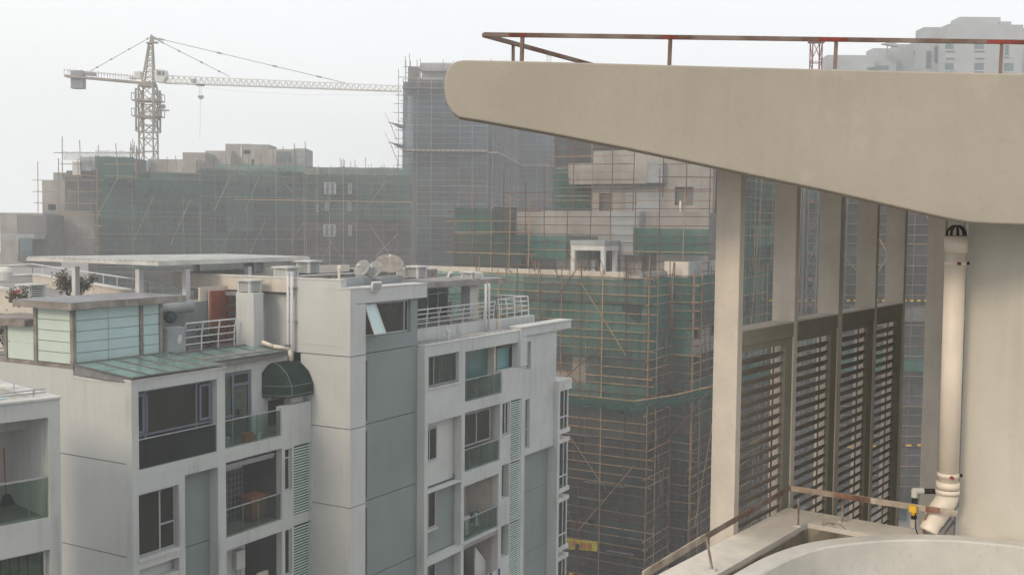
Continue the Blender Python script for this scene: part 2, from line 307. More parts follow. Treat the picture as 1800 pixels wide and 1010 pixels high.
# terrace back wall with door opening
MB().wall('y', YB, .2, 27.42, 32.04, 22.08, 24.95, [(28.3, 29.72, 22.08, 24.6), (30.6, 31.75, 22.3, 23.3)]).build('wall', M['whitedirty'], blk)
bx('room_wall', M['room'], 27.42, 32, 29.2, 29.3, 22.1, 24.9)
def frame(par, x0, x1, z0, z1, y, w_=.06, m_='bluef', cols=(), rows=(), d=.06, pane='panedark', name='window', depthpane=.03):
    """window part with frame and one pane per light"""
    f = MB(); f.box(x0, x1, y, y+d, z0, z0+w_).box(x0, x1, y, y+d, z1-w_, z1).box(x0, x0+w_, y, y+d, z0+w_, z1-w_).box(x1-w_, x1, y, y+d, z0+w_, z1-w_)
    for c in cols: f.box(c-w_/2, c+w_/2, y+.002, y+d-.002, z0+w_, z1-w_)
    cx = [x0]+list(cols)+[x1]
    for (ci, z) in rows: f.box(cx[ci]+w_/2, cx[ci+1]-w_/2, y+.004, y+d-.004, z-w_/2, z+w_/2)
    o = f.build(name, M[m_], par)
    for a, b in zip(cx, cx[1:]): MB().box(a+.01, b-.01, y+depthpane, y+depthpane+.008, z0+.01, z1-.01).build('pane', M[pane], o)
    return o
# window wall of the top left flat
frame(blk, 23.7, 27.06, 22.12, 24.6, YA+.22, .07, 'bluef', (24.15, 26.35, ), ((0, 23.15), (1, 23.15), (2, 23.15)))
frame(blk, 24.18, 24.2, 23.2, 24.5, YA+.2)
MB().box(26.45, 26.95, YA+.17, YA+.22, 23.25, 23.33).box(26.45, 26.95, YA+.17, YA+.22, 24.40, 24.48).box(26.45, 26.52, YA+.17, YA+.22, 23.33, 24.4).box(26.88, 26.95, YA+.17, YA+.22, 23.33, 24.4).build('window_sash', M['bluef'], blk)
MB().box(23.8, 24.05, YA+.17, YA+.22, 23.22, 23.3).box(23.8, 24.05, YA+.17, YA+.22, 24.42, 24.5).box(23.99, 24.06, YA+.17, YA+.22, 23.3, 24.42).build('window_sash', M['bluef'], blk)
MB().box(23.7, 27.06, YA+.06, YA+.075, 22.12, 23.05).build('glass_railing', M['balglassd'], blk)
for x in (24.85, 25.98): MB().box(x-.012, x+.012, YA+.055, YA+.08, 22.12, 23.05).build('glass_joint', M['dark'], blk)
bd = MB()
for i in range(30): bd.box(23.95+i*.1, 23.975+i*.1, YA+.4, YA+.42, 23.98+.03*math.sin(i), 24.03+.03*math.sin(i))
bd.build('light_string', M['cabinet'], blk)
MB().box(24.9, 25.15, YA+.5, YA+.55, 22.2, 24.6).box(26.0, 26.12, YA+.6, YA+.7, 22.2, 24.6).box(24.2, 26.3, YA+.9, YA+1.0, 23.3, 23.6).build('inner_blind', M['wood'], blk)
MB().box(23.7, 27.06, YA+.04, YA+.08, 23.05, 23.08).build('handrail', M['metal'], blk)
frame(blk, 23.67, 25.3, 19.24, 21.3, YA+.16, .06, 'greyf', (24.65,), ((1, 20.1),), pane='panedark')
MB().box(23.6, 25.35, YA-.03, YA+.2, 19.12, 19.21).build('window_sill', M['coping'], blk)
# terrace door and side light
frame(blk, 28.32, 29.7, 22.1, 24.58, YB+.04, .11, 'bluef', (28.82,), ((1, 24.1), (0, 23.0)), pane='paneclear', name='door')
MB().box(28.4, 28.78, YB+.10, YB+.12, 22.2, 24.5).box(28.96, 29.58, YB+.10, YB+.12, 22.2, 24.0).build('curtain', M['curtain'], blk)
MB().box(29.0, 29.05, YB-.02, YB+.04, 23.0, 23.2).box(29.0, 29.16, YB-.04, YB-.02, 23.13, 23.17).build('door_handle', M['black'], blk)
def glassrail(par, x0, x1, z0, z1, y, posts, m_='balglass'):
    o = MB().box(x0, x1, y, y+.012, z0+.03, z1-.05).build('glass_railing', M[m_], par)
    h = MB().box(x0, x1, y-.02, y+.03, z1-.05, z1-.02)
    for p in posts: h.box(p-.018, p+.018, y+.02, y+.05, z0, z1-.04)
    h.build('handrail', M['metal'], par); return o
glassrail(blk, 27.5, 30.33, 22.1, 23.12, YA+.07, (27.9, 29.15, 30.2))
glassrail(blk, 27.5, 30.33, 18.95, 19.98, YA+.07, (27.62, 28.4, 29.2, 30.25)); glassrail(blk, 27.5, 30.33, 15.8, 16.8, YA+.07, (27.62, 28.5, 29.3))
# middle flat: sliding doors, blind box, dark tiled wall
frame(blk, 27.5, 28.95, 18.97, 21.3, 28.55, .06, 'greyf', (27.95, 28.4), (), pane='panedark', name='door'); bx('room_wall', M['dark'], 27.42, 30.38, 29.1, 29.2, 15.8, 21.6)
MB().box(27.5, 30.3, YA+.3, YA+.5, 21.38, 21.46).box(27.5, 30.3, YA+.34, YA+.5, 21.28, 21.36).build('blind_box', M['greyf'], blk)
bx('wall', M['whitedirty'], 29.0, 29.8, 28.5, 28.6, 20.85, 21.6); bx('wall', M['tile'], 29.0, 29.8, 28.5, 28.6, 18.95, 20.83)
gt = MB()
for i in range(5): gt.box(29.0+i*.2-.008, 29.0+i*.2+.008, 28.485, 28.5, 18.96, 20.83)
for j in range(9): gt.box(29.0, 29.8, 28.48, 28.484, 19.0+j*.22, 19.016+j*.22)
gt.build('tile_grout', M['grout'], blk)
# lower flat
frame(blk, 27.5, 28.55, 15.82, 18.3, 28.2, .06, 'bluef', (27.75,), (), pane='pane', name='door'); bx('curtain', M['curtain'], 27.85, 28.5, 28.3, 28.32, 15.9, 18.2)
bx('wall', M['white'], 28.6, 29.6, 28.2, 28.3, 15.8, 18.45); bx('wall', M['cream'], 29.65, 30.2, 27.6, 27.7, 15.8, 17.0)
# narrow windows and slatted green louvers
lslat = mesh_of(MB().box(0, 1, 0, .05, 0, .028), 'slat', M['louver'])
def louver(x0, x1, z0, z1, y):
    f = MB().box(x0, x0+.03, y, y+.06, z0, z1).box(x1-.03, x1, y, y+.06, z0, z1)
    o = f.build('louver_screen', M['louver'], blk); bx('louver_backing', M['dark'], x0, x1, y+.125, y+.14, z0, z1)
    n = int((z1-z0)/.105)
    for i in range(n): inst('slat', lslat, o, (x0+.03, y-.012, z0+.03+i*(z1-z0-.05)/n), (R(28), 0, 0), (x1-x0-.06, 1, 1.1))
for z0, z1 in ((18.96, 21.59), (15.81, 18.54), (12.7, 15.4)): louver(31.01, 31.99, z0, z1, YA+.03)
frame(blk, 30.53, 30.89, 19.98, 21.55, YA+.1, .04, 'rail', (), ((0, 21.2),), pane='pane'); frame(blk, 30.53, 30.89, 16.76, 18.49, YA+.1, .04, 'rail', (), (), pane='panedark')
bx('room_wall', M['dark'], 30.5, 31.0, YA+.6, YA+.65, 13, 21.7)
bx('wall_core', M['concd'], 23.72, 32, 29.35, 30.0, 0, 24.7)
# ---- stair tower
for a, b in zip(JZ[::-1], JZ[-2::-1]): 
    bx('wall_panel', M['white'], XT, XT+.3, YT, 27.6, a+.015, b-.02); bx('wall_panel', M['white'], XT+.3, 33.0, YT, YT+.3, a+.015, b-.02)
bx('wall_panel', M['white'], XT, XT+.3, YT, 25.62, JZ[0]+.015, 27.5); bx('wall_panel', M['white'], XT, XT+.3, 25.62, 27.9, JZ[0]+.355, 27.84); bx('parapet', M['cream'], XT, XT+.3, 27.92, 34.5, 27.30, 27.84); bx('wall_panel', M['white'], XT, XT+.3, 25.62, 27.9, JZ[0]+.015, JZ[0]+.35)
bx('wall_panel', M['white'], XT+.3, 33.0, YT, YT+.3, JZ[0]+.015, 26.95)
bx('wall_backing', M['joint'], XT+.03, 32.97, YT+.03, 27.5, 0, 26.9)
bx('tower_lintel', M['white'], XT+.002, 37.16, YT+.001, YT+.75, 26.97, 27.52); bx('coping', M['coping'], XT-.02, 37.18, YT-.02, YT+.77, 27.52, 27.57)
bx('parapet', M['conb'], 34.2, 36.9, 26.3, 26.5, 27.3, 27.86); bx('parapet', M['conb'], XT+.3, 34.05, 26.1, 26.3, 27.3, 27.9)
bx('coping', M['coping'], XT-.02, XT+.32, 25.6, 34.5, 27.84, 27.89)
YG = 25.36
gp = [(33.02, XG, 25.02, 26.95)]+[(33.02, XG, a+.02, b-.015) for a, b in zip([9]+JZ[:0:-1], JZ[::-1])]
wz = [(24.05+.25, 24.95)]
for x0, x1, z0, z1 in gp:
    hs = [(33.12, 36.2, 25.62, 26.93)] if z0 > 25 else [(32.9, 33.32, z0+.1, z1-.25)]
    MB().wall('y', YG, .25, x0, x1, z0, z1, hs).build('grey_wall_panel', M['grey'], blk)
    if z0 < 25: frame(blk, 33.03, 33.31, z0+.12, z1-.27, YG+.12, .04, 'bluef', (), ((0, z1-.75),), pane='panedark')
bx('wall_backing', M['joint'], 33.3, XG, YG+.26, YG+.4, 0, 25.5)
bx('wall_backing', M['room'], 33.0, XG, YG+1.2, YG+1.3, 8, 26.9)
frame(blk, 33.15, 36.18, 25.64, 26.92, YG+.1, .05, 'metal', (35.9,), (), pane='panedark')
sa, sb_, sc2, sd_ = Vector((33.14, YG-.01, 26.88)), Vector((33.80, YG-.01, 26.88)), Vector((33.80, YG-.50, 25.78)), Vector((33.14, YG-.50, 25.78))
so = MB().beam(sa, sb_, .04, .05).beam(sd_, sc2, .05, .05).beam(sa, sd_, .05, .05).beam(sb_, sc2, .05, .05).build('window_sash', M['rail'], blk)
MB().prism([sa, sb_, sc2, sd_], (0, .02, .008)).build('pane', M['frostb'], so)
# ---- right hand front
bx('pier_side', M['whitedirty'], XG+.004, XG+.24, YR+.352, 27.0, 8, 24.9)
HR = [(36.97,39.33,23.22,24.52), (39.83,43.05,22.22,24.45), (43.0,44.56,23.25,24.45), (45.32,45.8,23.06,24.4), (36.95,39.57,18.84,21.72), (36.95,39.57,15.95,18.78), (36.95,39.57,9,15.7), (39.83,42.9,19.1,21.75), (39.8,42.8,16.0,18.5), (39.8,42.8,12.9,15.87),
      (43.1,43.8,20.19,21.74), (43.88,44.92,18.9,21.74), (43.1,43.8,17.2,18.81), (43.88,44.9,16.0,18.8), (43.1,43.8,14.4,15.93), (43.88,44.9,12.9,15.92), (45.27,45.77,19.19,21.6), (45.27,48.3,8,18.87)]
MB().wall('y', YR, .35, XG+.0, XE, 9, 25.0, HR).build('wall', M['whitedirty'], blk)
bx('coping', M['coping'], XG-.02, 45.3, YR-.03, YR+.12, 25.0, 25.02)
MB().box(XG+.02, 45.2, YR+.38, 26.25, 24.80, 24.975).build('roof_deck', M['deck'], blk)
for i in range(16): bx('roof_batten', M['rail'], 36.9+i*.5, 36.96+i*.5, 25.42, 26.2, 24.98, 25.02)
bx('cornice', M['whitedirty'], 44.75, 49.9, YR-.12, YR+.6, 24.72, 25.12); bx('coping', M['coping'], 44.7, 49.95, YR-.17, YR+.62, 25.12, 25.17); bx('pier', M['whitedirty'], 44.6, 45.28, YR-.1, YR+.35, 23.28, 25.1)
bx('recess_panel', M['white'], 36.93, 39.6, YR+.45, YR+.55, 18.9, 21.75)
for z0, z1 in ((15.95, 18.82), (12.9, 15.92), (9, 12.87)): MB().wall('y', YR+.42, .15, 36.93, 39.6, z0, z1, [(36.93, 38.15, z1-1.75, z1-.12)]).build('recess_panel', M['grey'], blk)
for z0, z1 in ((16.9, 18.86), (13.85, 16.87), (9, 13.82)): bx('recess_panel', M['grey'], 45.78, 48.35, YR+.32, YR+.4, z0, z1)
for z0, z1 in ((16.36, 18.75), (13.45, 15.93)): frame(blk, 45.3, 45.76, z0, z1, YR+.22, .05, 'greyf', (45.55,), ((0, z0+.8), (1, z0+.8)), pane='panedark')
frame(blk, 45.3, 45.76, 19.2, 21.58, YR+.12, .05, 'greyf', (45.58,), ((0, 20.1), (1, 20.1)), pane='panedark'); frame(blk, 45.33, 45.79, 23.08, 24.38, YR+.12, .05, 'greyf', (45.6,), (), pane='panedark')
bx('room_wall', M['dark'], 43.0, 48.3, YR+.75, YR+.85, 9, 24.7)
frame(blk, 36.99, 39.31, 23.24, 24.5, YR+.12, .04, 'greyf', (37.55,), (), pane='paneclear'); bx('window_sill', M['coping'], 36.95, 39.4, YR-.05, YR+.1, 23.15, 23.22)
cur = MB()
for i in range(30):
    x = 37.0+i*.077
    if 7 < i < 12: continue
    cur.box(x, x+.06, YR+.3+.02*(i % 3), YR+.33+.02*(i % 3), 23.25, 24.5)
cur.build('curtain', M['curtain'], blk); bx('room_wall', M['room'], 36.95, 39.4, YR+.9, YR+1, 9, 24.7)
frame(blk, 36.97, 38.18, 20.0, 21.4, YR+.36, .06, 'greyf', (37.6,), (), pane='panedark')
for z1 in (18.7, 15.8, 12.75): frame(blk, 36.97, 38.12, z1-1.6, z1, YR+.36, .06, 'greyf', (37.55,), (), pane='panedark'); bx('window_sill', M['coping'], 36.9, 38.2, YR+.3, YR+.42, z1-1.72, z1-1.62)
for zf in (22.2, 19.08, 15.98, 12.88):
    bx('balcony_floor', M['deck'], 39.7, 43.0, YR+.02, 27.2, zf-.3, zf); bx('party_wall', M['white'], 39.62, 39.78, YR+.36, 27.2, zf, zf+2.8); bx('party_wall', M['cream'], 42.92, 43.05, YR+.36, 27.2, zf, zf+2.6)
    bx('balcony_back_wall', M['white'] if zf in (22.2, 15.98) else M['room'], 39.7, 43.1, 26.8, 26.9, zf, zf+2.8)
glassrail(blk, 39.86, 43.02, 22.22, 23.22, YR+.07, (40.1, 41.0, 42.0)); glassrail(blk, 39.86, 42.88, 19.12, 20.12, YR+.07, (40.4, 41.2, 42.0, 42.7)); glassrail(blk, 39.83, 42.78, 16.0, 17.0, YR+.07, (40.4, 41.3, 42.0))
bx('glass_screen', M['greenp'], 40.95, 43.3, 25.7, 25.74, 22.9, 24.5); MB().box(43.3, 44.55, 25.5, 25.54, 23.1, 24.2).build('glass_screen', M['greenl'], blk)
MB().box(43.24, 43.32, 25.42, 25.5, 22.9, 24.3).box(43.2, 44.6, 25.4, 25.55, 24.2, 24.28).box(40.9, 40.98, 25.62, 25.7, 22.25, 24.45).build('screen_frame', M['concd'], blk)
bx('party_wall', M['white'], 39.95, 40.85, 26.2, 26.3, 22.22, 24.6); bx('door', M['dark'], 39.8, 39.93, 26.0, 26.75, 22.22, 24.5)
frame(blk, 39.88, 42.5, 20.15, 21.6, YR+.3, .05, 'greyf', (41.3,), (), pane='panedark'); bx('roller_blind', M['frostb'], 39.95, 42.2, YR+.38, YR+.4, 20.2, 21.5)
for z0, z1 in ((18.92, 21.72), (16.02, 18.78), (12.9, 15.9)): louver(43.89, 44.9, z0, z1, YR+.03)
frame(blk, 43.11, 43.79, 20.2, 21.72, YR+.08, .05, 'rail', (43.5,), (), pane='pane')
bx('window_sill', M['coping'], 43.08, 43.84, YR-.03, YR+.06, 20.1, 20.19)
bx('window_reveal', M['cream'], 43.11, 43.5, YR+.55, YR+.6, 17.9, 18.8)
# right end face, bay windows
bx('end_wall', M['white'], XE-.3, XE, YR+.36, 33, 0, 24.7)
bx('bay_pier', M['coping'], 48.3, 49.8, YR-.25, YR+.6, 21.6, 22.15); bx('bay_pier', M['whitedirty'], 48.3, 48.52, YR-.23, YR-.002, 9, 21.6)
for zc, zb in ((21.6, 19.6), (18.9, 16.55), (15.85, 13.5), (12.8, 10.5)):
    bx('bay_sill', M['coping'], 48.55, 49.75, YR-.2, YR+.6, zb-.22, zb)
    if zc < 21: bx('bay_lintel', M['coping'], 48.55, 49.75, YR-.2, YR+.6, zc, zc+.2)
    o = MB().box(48.6, 49.55, YR-.12, YR-.10, zb, zc).box(49.53, 49.55, YR-.09, YR+.5, zb, zc).build('bay_window', M['paneclear'], blk)
    MB().box(48.6, 48.66, YR-.17, YR-.13, zb, zc).box(49.5, 49.58, YR-.17, YR-.09, zb, zc).box(49.1, 49.14, YR-.17, YR-.13, zb, zc).box(48.66, 49.5, YR-.18, YR-.125, zb+.6, zb+.66).build('frame', M['rail'], o)
    bx('bay_back', M['curtain'], 48.55, 49.4, YR+.2, YR+.25, zb, zc)
# roofs and penthouse masses
bx('roof_deck', M['deck'], XT+.3, 43.7, 26.6, 34.4, 27.2, 27.45); bx('parapet', M['cream'], XT+.3, 43.7, 34.4, 34.6, 27.2, 27.9); bx('parapet_rail', M['rail'], 33, 43.7, 29.0, 29.04, 27.84, 27.9)
bx('parapet', M['fascia'], XT+.3, 43.7, 29.05, 29.2, 27.45, 27.82)
bx('penthouse_wall', M['grey'], 36.7, 36.9, 26.0, 29.5, 25.0, 27.2)
bx('penthouse_wall', M['white'], 36.9, 43.75, 30.2, 30.4, 25.0, 27.2)
bx('terrace_deck', M['deck'], 36.9, 48.2, 26.5, 33, 24.9, 25.1); bx('terrace_parapet', M['whitedirty'], 36.9, 44.7, 26.3, 26.5, 24.8, 25.5); bx('terrace_parapet', M['whitedirty'], 44.9, 48.4, 26.2, 26.6, 24.9, 25.42); bx('terrace_parapet', M['cream'], 44.7, 44.9, 26.2, 32, 24.9, 25.42)
bx('terrace_deck', M['deck'], 23.7, 32.0, 28.15, 36, 25.0, 25.18)
bx('body', M['concd'], 24, 48.2, 30.6, 36, 0, 24.9)
# ================================================================ NEAR LEFT BLOCK (turned a little from the long block)
Cq = far(105, 700, 25.6); C1 = Vector((Cq.x, Cq.y, 0)); ZT = Cq.z
def g1(v): w_ = C1 + G1*v[0] + G2*v[1]; return Vector((w_.x, w_.y, v[2]))    # v[0] along the front (0 = right corner), v[1] depth
nb = thing('apartment_house', 'white corner flat with glazed roof terrace and recessed balcony at the left edge', 'apartment building', (C1.x, C1.y, 0))
FZ = ZT-3.17
def nbx(name, m_, *b, par=nb): return MB(g1).box(*b).build(name, m_, par)
MB(g1).wall('y', 0, .3, -8, 0, 6, ZT, [(-6.5, -.28, FZ+.35, ZT-.42), (-6.5, -.28, FZ-2.8, FZ-.42), (-6.5, -.28, FZ-6, FZ-3.2)]).build('wall', M['whitedirty'], nb)
nbx('side_wall', M['white'], -.3, 0, .3, 9, 6, ZT); nbx('coping', M['coping'], -8, .03, -.03, .45, ZT, ZT+.05); nbx('coping', M['coping'], -.4, .03, .45, 9, ZT, ZT+.05)
nbx('balcony_floor', M['deck'], -8, -.3, .05, 3, FZ+.05, FZ+.32); nbx('ceiling', M['white'], -8, -.3, .3, 3, ZT-.35, ZT-.15); nbx('beam', M['whitedirty'], -8, -.3, 1.2, 1.4, ZT-.85, ZT-.36)
nbx('balcony_back_wall', M['white'], -8, -.3, 2.2, 2.3, FZ, ZT-.2); nbx('balcony_back_wall', M['room'], -8, -.3, 1.2, 1.3, FZ-6, FZ-.1)
nbx('roof_glass', M['frostb'], -6, -.9, .8, 6, ZT-.02, ZT+.02)
nbx('glass_railing', M['balglass'], -6.4, -.3, .06, .075, FZ+.35, FZ+1.3); o = MB(g1); o.box(-6.4, -.3, .04, .09, FZ+1.3, FZ+1.34)
for i in range(6): o.box(-.75-i*.98, -.71-i*.98, .09, .12, FZ+.33, FZ+1.3)
o.build('handrail', M['metal'], nb)
o = MB(g1)
for z in (.22, .14): o.tube((-8, .3, ZT+z), (-.2, .3, ZT+z), .018)
o.tube((-.35, .3, ZT+.22), (-.35, 5, ZT+.22), .015)
for i in range(7): o.tube((-.5-i*.9, .3, ZT+.04), (-.5-i*.9, .3, ZT+.22), .014)
for i in range(4): o.tube((-.35, .6+i*1.2, ZT+.04), (-.35, .6+i*1.2, ZT+.22), .014)
o.build('roof_railing', M['metal'], nb)
cu = MB(g1)
for i in range(26): x = -3.0+i*.105; cu.box(x, x+.095, .27+.03*(i % 2), .30+.03*(i % 2), FZ-2.78, FZ-.52) if i not in (10, 11) else None
cu.build('curtain', M['curtain'], nb)
f = MB(g1).box(-.36, -.29, .2, .26, FZ-2.8, FZ-.42).box(-1.75, -1.7, .2, .26, FZ-2.8, FZ-.42).box(-6.5, -.3, .2, .26, FZ-.5, FZ-.43).build('window_frame', M['rail'], nb)
MB(g1).box(-6.5, -.36, .22, .23, FZ-2.8, FZ-.5).build('pane', M['paneclear'], f)
br = thing('broom', 'orange handled broom leaning in the corner of the left balcony', 'broom', (16.85, 24.0, FZ+.32))
MB().tube((16.85, 24.0, FZ+.5), (16.93, 24.18, FZ+1.75), .02).build('handle', M['terra'], br); MB().prism([(16.68,23.97,FZ+.34),(17.02,23.9,FZ+.34),(16.92,23.95,FZ+.6),(16.78,23.98,FZ+.6)], (.02,.08,0)).build('bristles', M['black'], br)
# ================================================================ ROOFTOP GLASS ROOM and glass lean-to roofs
gh = thing('rooftop_glass_room', 'frosted glass room with flat grey roof above the left flat', 'glass room', (25.5, 31, 25.2))
GX0, GX1, GY, GZ0, GZ1 = 23.42, 27.15, 29.8, 25.3, 27.08
def b3(name, m_, *b, par=gh): return MB().box(*b).build(name, m_, par)
b3('roof_slab', M['fascia'], 23.1, 28.0, GY-.35, 32.4, 27.12, 27.34); b3('roof_sheet', M['zinc'], 23.12, 27.98, GY-.33, 32.38, 27.342, 27.36)
fr = MB()
for x in (GX0, 26.2, 27.08): fr.box(x, x+.14, GY, GY+.14, GZ0-.1, 27.09)
fr.box(GX0, GX0+.14, 31.62, 31.78, GZ0-.1, 27.09)
fr.box(GX0-.03, 27.3, GY-.04, GY+.2, GZ0-.14, GZ0-.02).box(GX0-.03, GX0+.2, GY+.2, 33.6, GZ0-.14, GZ0-.02); fr.build('frame', M['fascia'], gh)
b3('base', M['white'], GX0+.02, 27.2, GY+.02, 33.5, 24.9, GZ0-.15)
def frosted(ax, c, u0, u1, z0, z1, rows, cols, m_):
    for i in range(cols):
        for j in range(rows):
            a = u0+(u1-u0)*i/cols+.012; b = u0+(u1-u0)*(i+1)/cols-.012; e = z0+(z1-z0)*j/rows+.01; f_ = z0+(z1-z0)*(j+1)/rows-.01
            (b3('glass_panel', m_, a, b, c, c+.03, e, f_) if ax == 'y' else b3('glass_panel', m_, c, c+.03, a, b, e, f_))
frosted('y', GY+.05, GX0+.14, 26.2, GZ0, 27.08, 5, 2, M['frostb']); frosted('y', GY+.05, 26.34, 27.08, GZ0, 27.08, 5, 1, M['frostb']); frosted('x', GX0+.05, GY+.14, 31.62, GZ0, 27.08, 5, 1, M['frost'])
b3('backing', M['concd'], GX0+.10, 27.07, GY+.10, 31.7, GZ0, 27.05)
ga = thing('low_glass_room', 'lower frosted glass box under a small slab at the left roof edge', 'glass room', (24, 32.5, 25.2))
MB().box(23.15, 25, 31.85, 34.6, 26.45, 26.68).build('roof_slab', M['fascia'], ga); MB().box(GX0, GX0+.12, 33.2, 33.35, 25.28, 26.45).build('frame', M['fascia'], ga)
for j in range(2): MB().box(GX0+.04, GX0+.07, 31.82, 33.18, 25.3+j*.58, 25.86+j*.58).build('glass_panel', M['frost'], ga)
gr = thing('glass_lean_to_roof', 'sloping green glass roof over the left flat below the frosted glass room', 'glass roof', (25, 28, 24.9))
def leanto(root, x0, x1, ya, za, yb, zb, nx, ny):   # a back/top, b front/bottom
    p = lambda s, t: Vector((x0+(x1-x0)*s, ya+(yb-ya)*t, za+(zb-za)*t))
    n = (p(1,0)-p(0,0)).cross(p(0,1)-p(0,0)).normalized(); n = n if n.z > 0 else -n
    for i in range(nx):
        for j in range(ny):
            e = .02; q = [p((i+e)/nx, (j+.02)/ny), p((i+1-e)/nx, (j+.02)/ny), p((i+1-e)/nx, (j+.98)/ny), p((i+e)/nx, (j+.98)/ny)]
            MB().prism(q, -n*.02).build('glass_pane', M['roofglass'], root)
    fm = MB()
    for i in range(nx+1): fm.beam(p(i/nx, -.01)+n*.012, p(i/nx, 1.03)+n*.012, .035, .04)
    fm.beam(p(-.01,1.0)+n*.015, p(1.01,1.0)+n*.015, .05, .05); fm.beam(p(0,.5)-n*.02, p(1,.5)-n*.02, .03, .03); fm.beam(p(0,0)+n*.01, p(1,0)+n*.01, .05, .05)
    fm.build('roof_frame', M['concd'], root)
leanto(gr, 23.35, 27.35, 29.72, 25.33, 26.98, 25.08, 5, 2)
MB().prism([(23.42,29.74,24.98),(23.42,29.74,25.30),(23.42,27.15,25.06),(23.42,27.15,24.90)], (.03,0,0)).prism([(23.45,29.6,24.95),(27.2,29.6,24.95),(27.2,29.6,25.2),(23.45,29.6,25.2)], (0,.05,0)).build('side_sheet', M['zinc'], gr)
MB().box(23.38, 23.48, 27.1, 29.75, 24.86, 24.9).build('side_sill', M['coping'], gr)
gr2 = thing('glass_lean_to_roof', 'small green glass roof over the terrace door, beside the railing', 'glass roof', (29, 28.5, 25))
leanto(gr2, 27.4, 31.3, 29.4, 25.28, 27.75, 25.10, 4, 1)
MB().box(27.5, 31.4, 27.7, 27.76, 24.93, 25.06).build('gutter', M['concd'], gr2)
# ---- tiny terrace behind the glass roofs
cbn = thing('cabinet', 'white metal cabinet with a pale oval mark between the glass room and the curved railing', 'cabinet', (27.7, 29.9, 25.28)); MB().box(27.3, 28.15, 29.65, 30.1, 25.28, 26.2).build('body', M['conb'], cbn, bevel=.02); MB().add([(27.86+.10*math.cos(k*.524)+.03*math.sin(k*.524), 29.645, 25.78+.17*math.sin(k*.524)) for k in range(12)], [tuple(range(12))]).build('mark', M['rail'], cbn)
def railing(name, label, pts, h, m_='rail', rails=(1, .75, .5, .25), post=.9, curve=True, group=None, r=.022, pr=.028):
    t = thing(name, label, 'railing', pts[0], group)
    for a, b in zip(pts, pts[1:]):
        a = Vector(a); b = Vector(b); d = (b-a); n = max(1, round(d.length/post)); dn = d.normalized(); out = Vector((dn.y, -dn.x, 0))*(.10 if curve else 0)
        rl = MB()
        for k in rails: rl.tube(a+Vector((0,0,h*k))+out*(k**2), b+Vector((0,0,h*k))+out*(k**2), r if k < 1 else r*1.3)
        rl.build('rail', M[m_], t)
        for i in range(n+1):
            q = a+d*i/n; MB().path([q, q+Vector((0,0,h*.55))+out*.15, q+Vector((0,0,h))+out], pr, 6).build('post', M[m_], t)
    return t
railing('roof_railing', 'curved white railing beside the white cabinet on the left roof', [(28.2, 29.8, 25.25), (30.75, 29.8, 25.25)], 1.05, post=.95)
railing('roof_railing', 'white railing on the roof terrace in front of the glazed penthouse wall', [(36.95, 26.4, 25.5), (40.8, 26.4, 25.5), (40.9, 26.4, 25.5), (44.6, 26.4, 25.5)], .82, post=.95)
railing('roof_railing', 'white railing round the far right roof corner of the white block', [(44.9, 30.5, 25.42), (48.25, 30.5, 25.42), (48.3, 26.5, 25.42), (45.2, 26.4, 25.42)], .95, post=.8)
# chimney block with slab, recess wall, drainage
P1 = ony(446, 560, 29.0)
ch = thing('chimney_block', 'square white chimney block with a louvred vent above the dark green awning', 'chimney', (P1.x, 29.5, 25))
Q1 = onx(415, 560, P1.x); Q2 = ony(463, 560, 29.0)
MB().box(P1.x, Q2.x, 29.0, Q1.y, 24.2, 27.3).build('block', M['white'], ch)
bx('recess_wall', M['white'], 32.6, 34.5, 31.0, 31.1, 25, 27.5); bx('recess_wall', M['white'], Q2.x+.03, 36.5, 30.2, 30.3, 25.2, 27.1); bx('recess_wall', M['white'], 32.36, 32.5, 27.92, 30.19, 25.0, 27.19); bx('recess_slab', M['zinc'], Q2.x+.02, XT-.05, 29.4, 31, 27.12, 27.25)
bx('recess_kerb', M['zinc'], Q2.x+.05, 32.0, YB-.02, YB+.15, 24.98, 25.32)
def vent(x, y, z, s, h, label, m_='whitedirty'):
    s *= .74
    t = thing('roof_vent', label, 'roof vent', (x, y, z), 'louvred roof vents')
    MB().box(x-s*.62, x+s*.62, y-s*.62, y+s*.62, z+h, z+h+.07).build('cap', M['coping'], t)
    for i, j in ((-1,-1),(1,-1),(1,1),(-1,1)): MB().box(x+i*s*.44-.05, x+i*s*.44+.05, y+j*s*.44-.05, y+j*s*.44+.05, z, z+h).build('corner_post', M[m_], t)
    MB().box(x-s*.36, x+s*.36, y-s*.36, y+s*.36, z, z+h-.01).build('core', M['dark'], t)
    n = 5
    for i in range(n):
        zz = z+.04+i*(h-.05)/n; k = MB()
        k.box(x-s*.4, x+s*.4, y-s*.47, y-s*.40, zz, zz+.05).box(x-s*.47, x-s*.40, y-s*.4, y+s*.4, zz, zz+.05); k.build('slat', M[m_], t)
pc = (P1.x+Q2.x)/2
vent(pc+.1, 29.55, 27.3, .85, .42, 'louvred vent on top of the square white chimney block')
for (px, py, z, s, h, lab) in ((56, 524, 26.95, .95, .5, 'louvred vent at the far left roof edge beside red flowers'), (447, 478, 27.85, .8, .42, 'louvred vent under the right end of the white rooftop canopy'), (503, 487, 27.85, .9, .36, 'low louvred vent just left of the twin white pipes'),
                                (542, 480, 27.85, .95, .48, 'louvred vent below the tip of the rooftop canopy'), (731, 488, 27.65, .9, .45, 'louvred vent between the big beige dish and the small floodlights'), (709, 487, 27.6, .55, .35, 'small louvred vent touching a larger one near the dishes')):
    q = onz(px, py, z); 
    vent(q.x, q.y, z, s, h, lab)
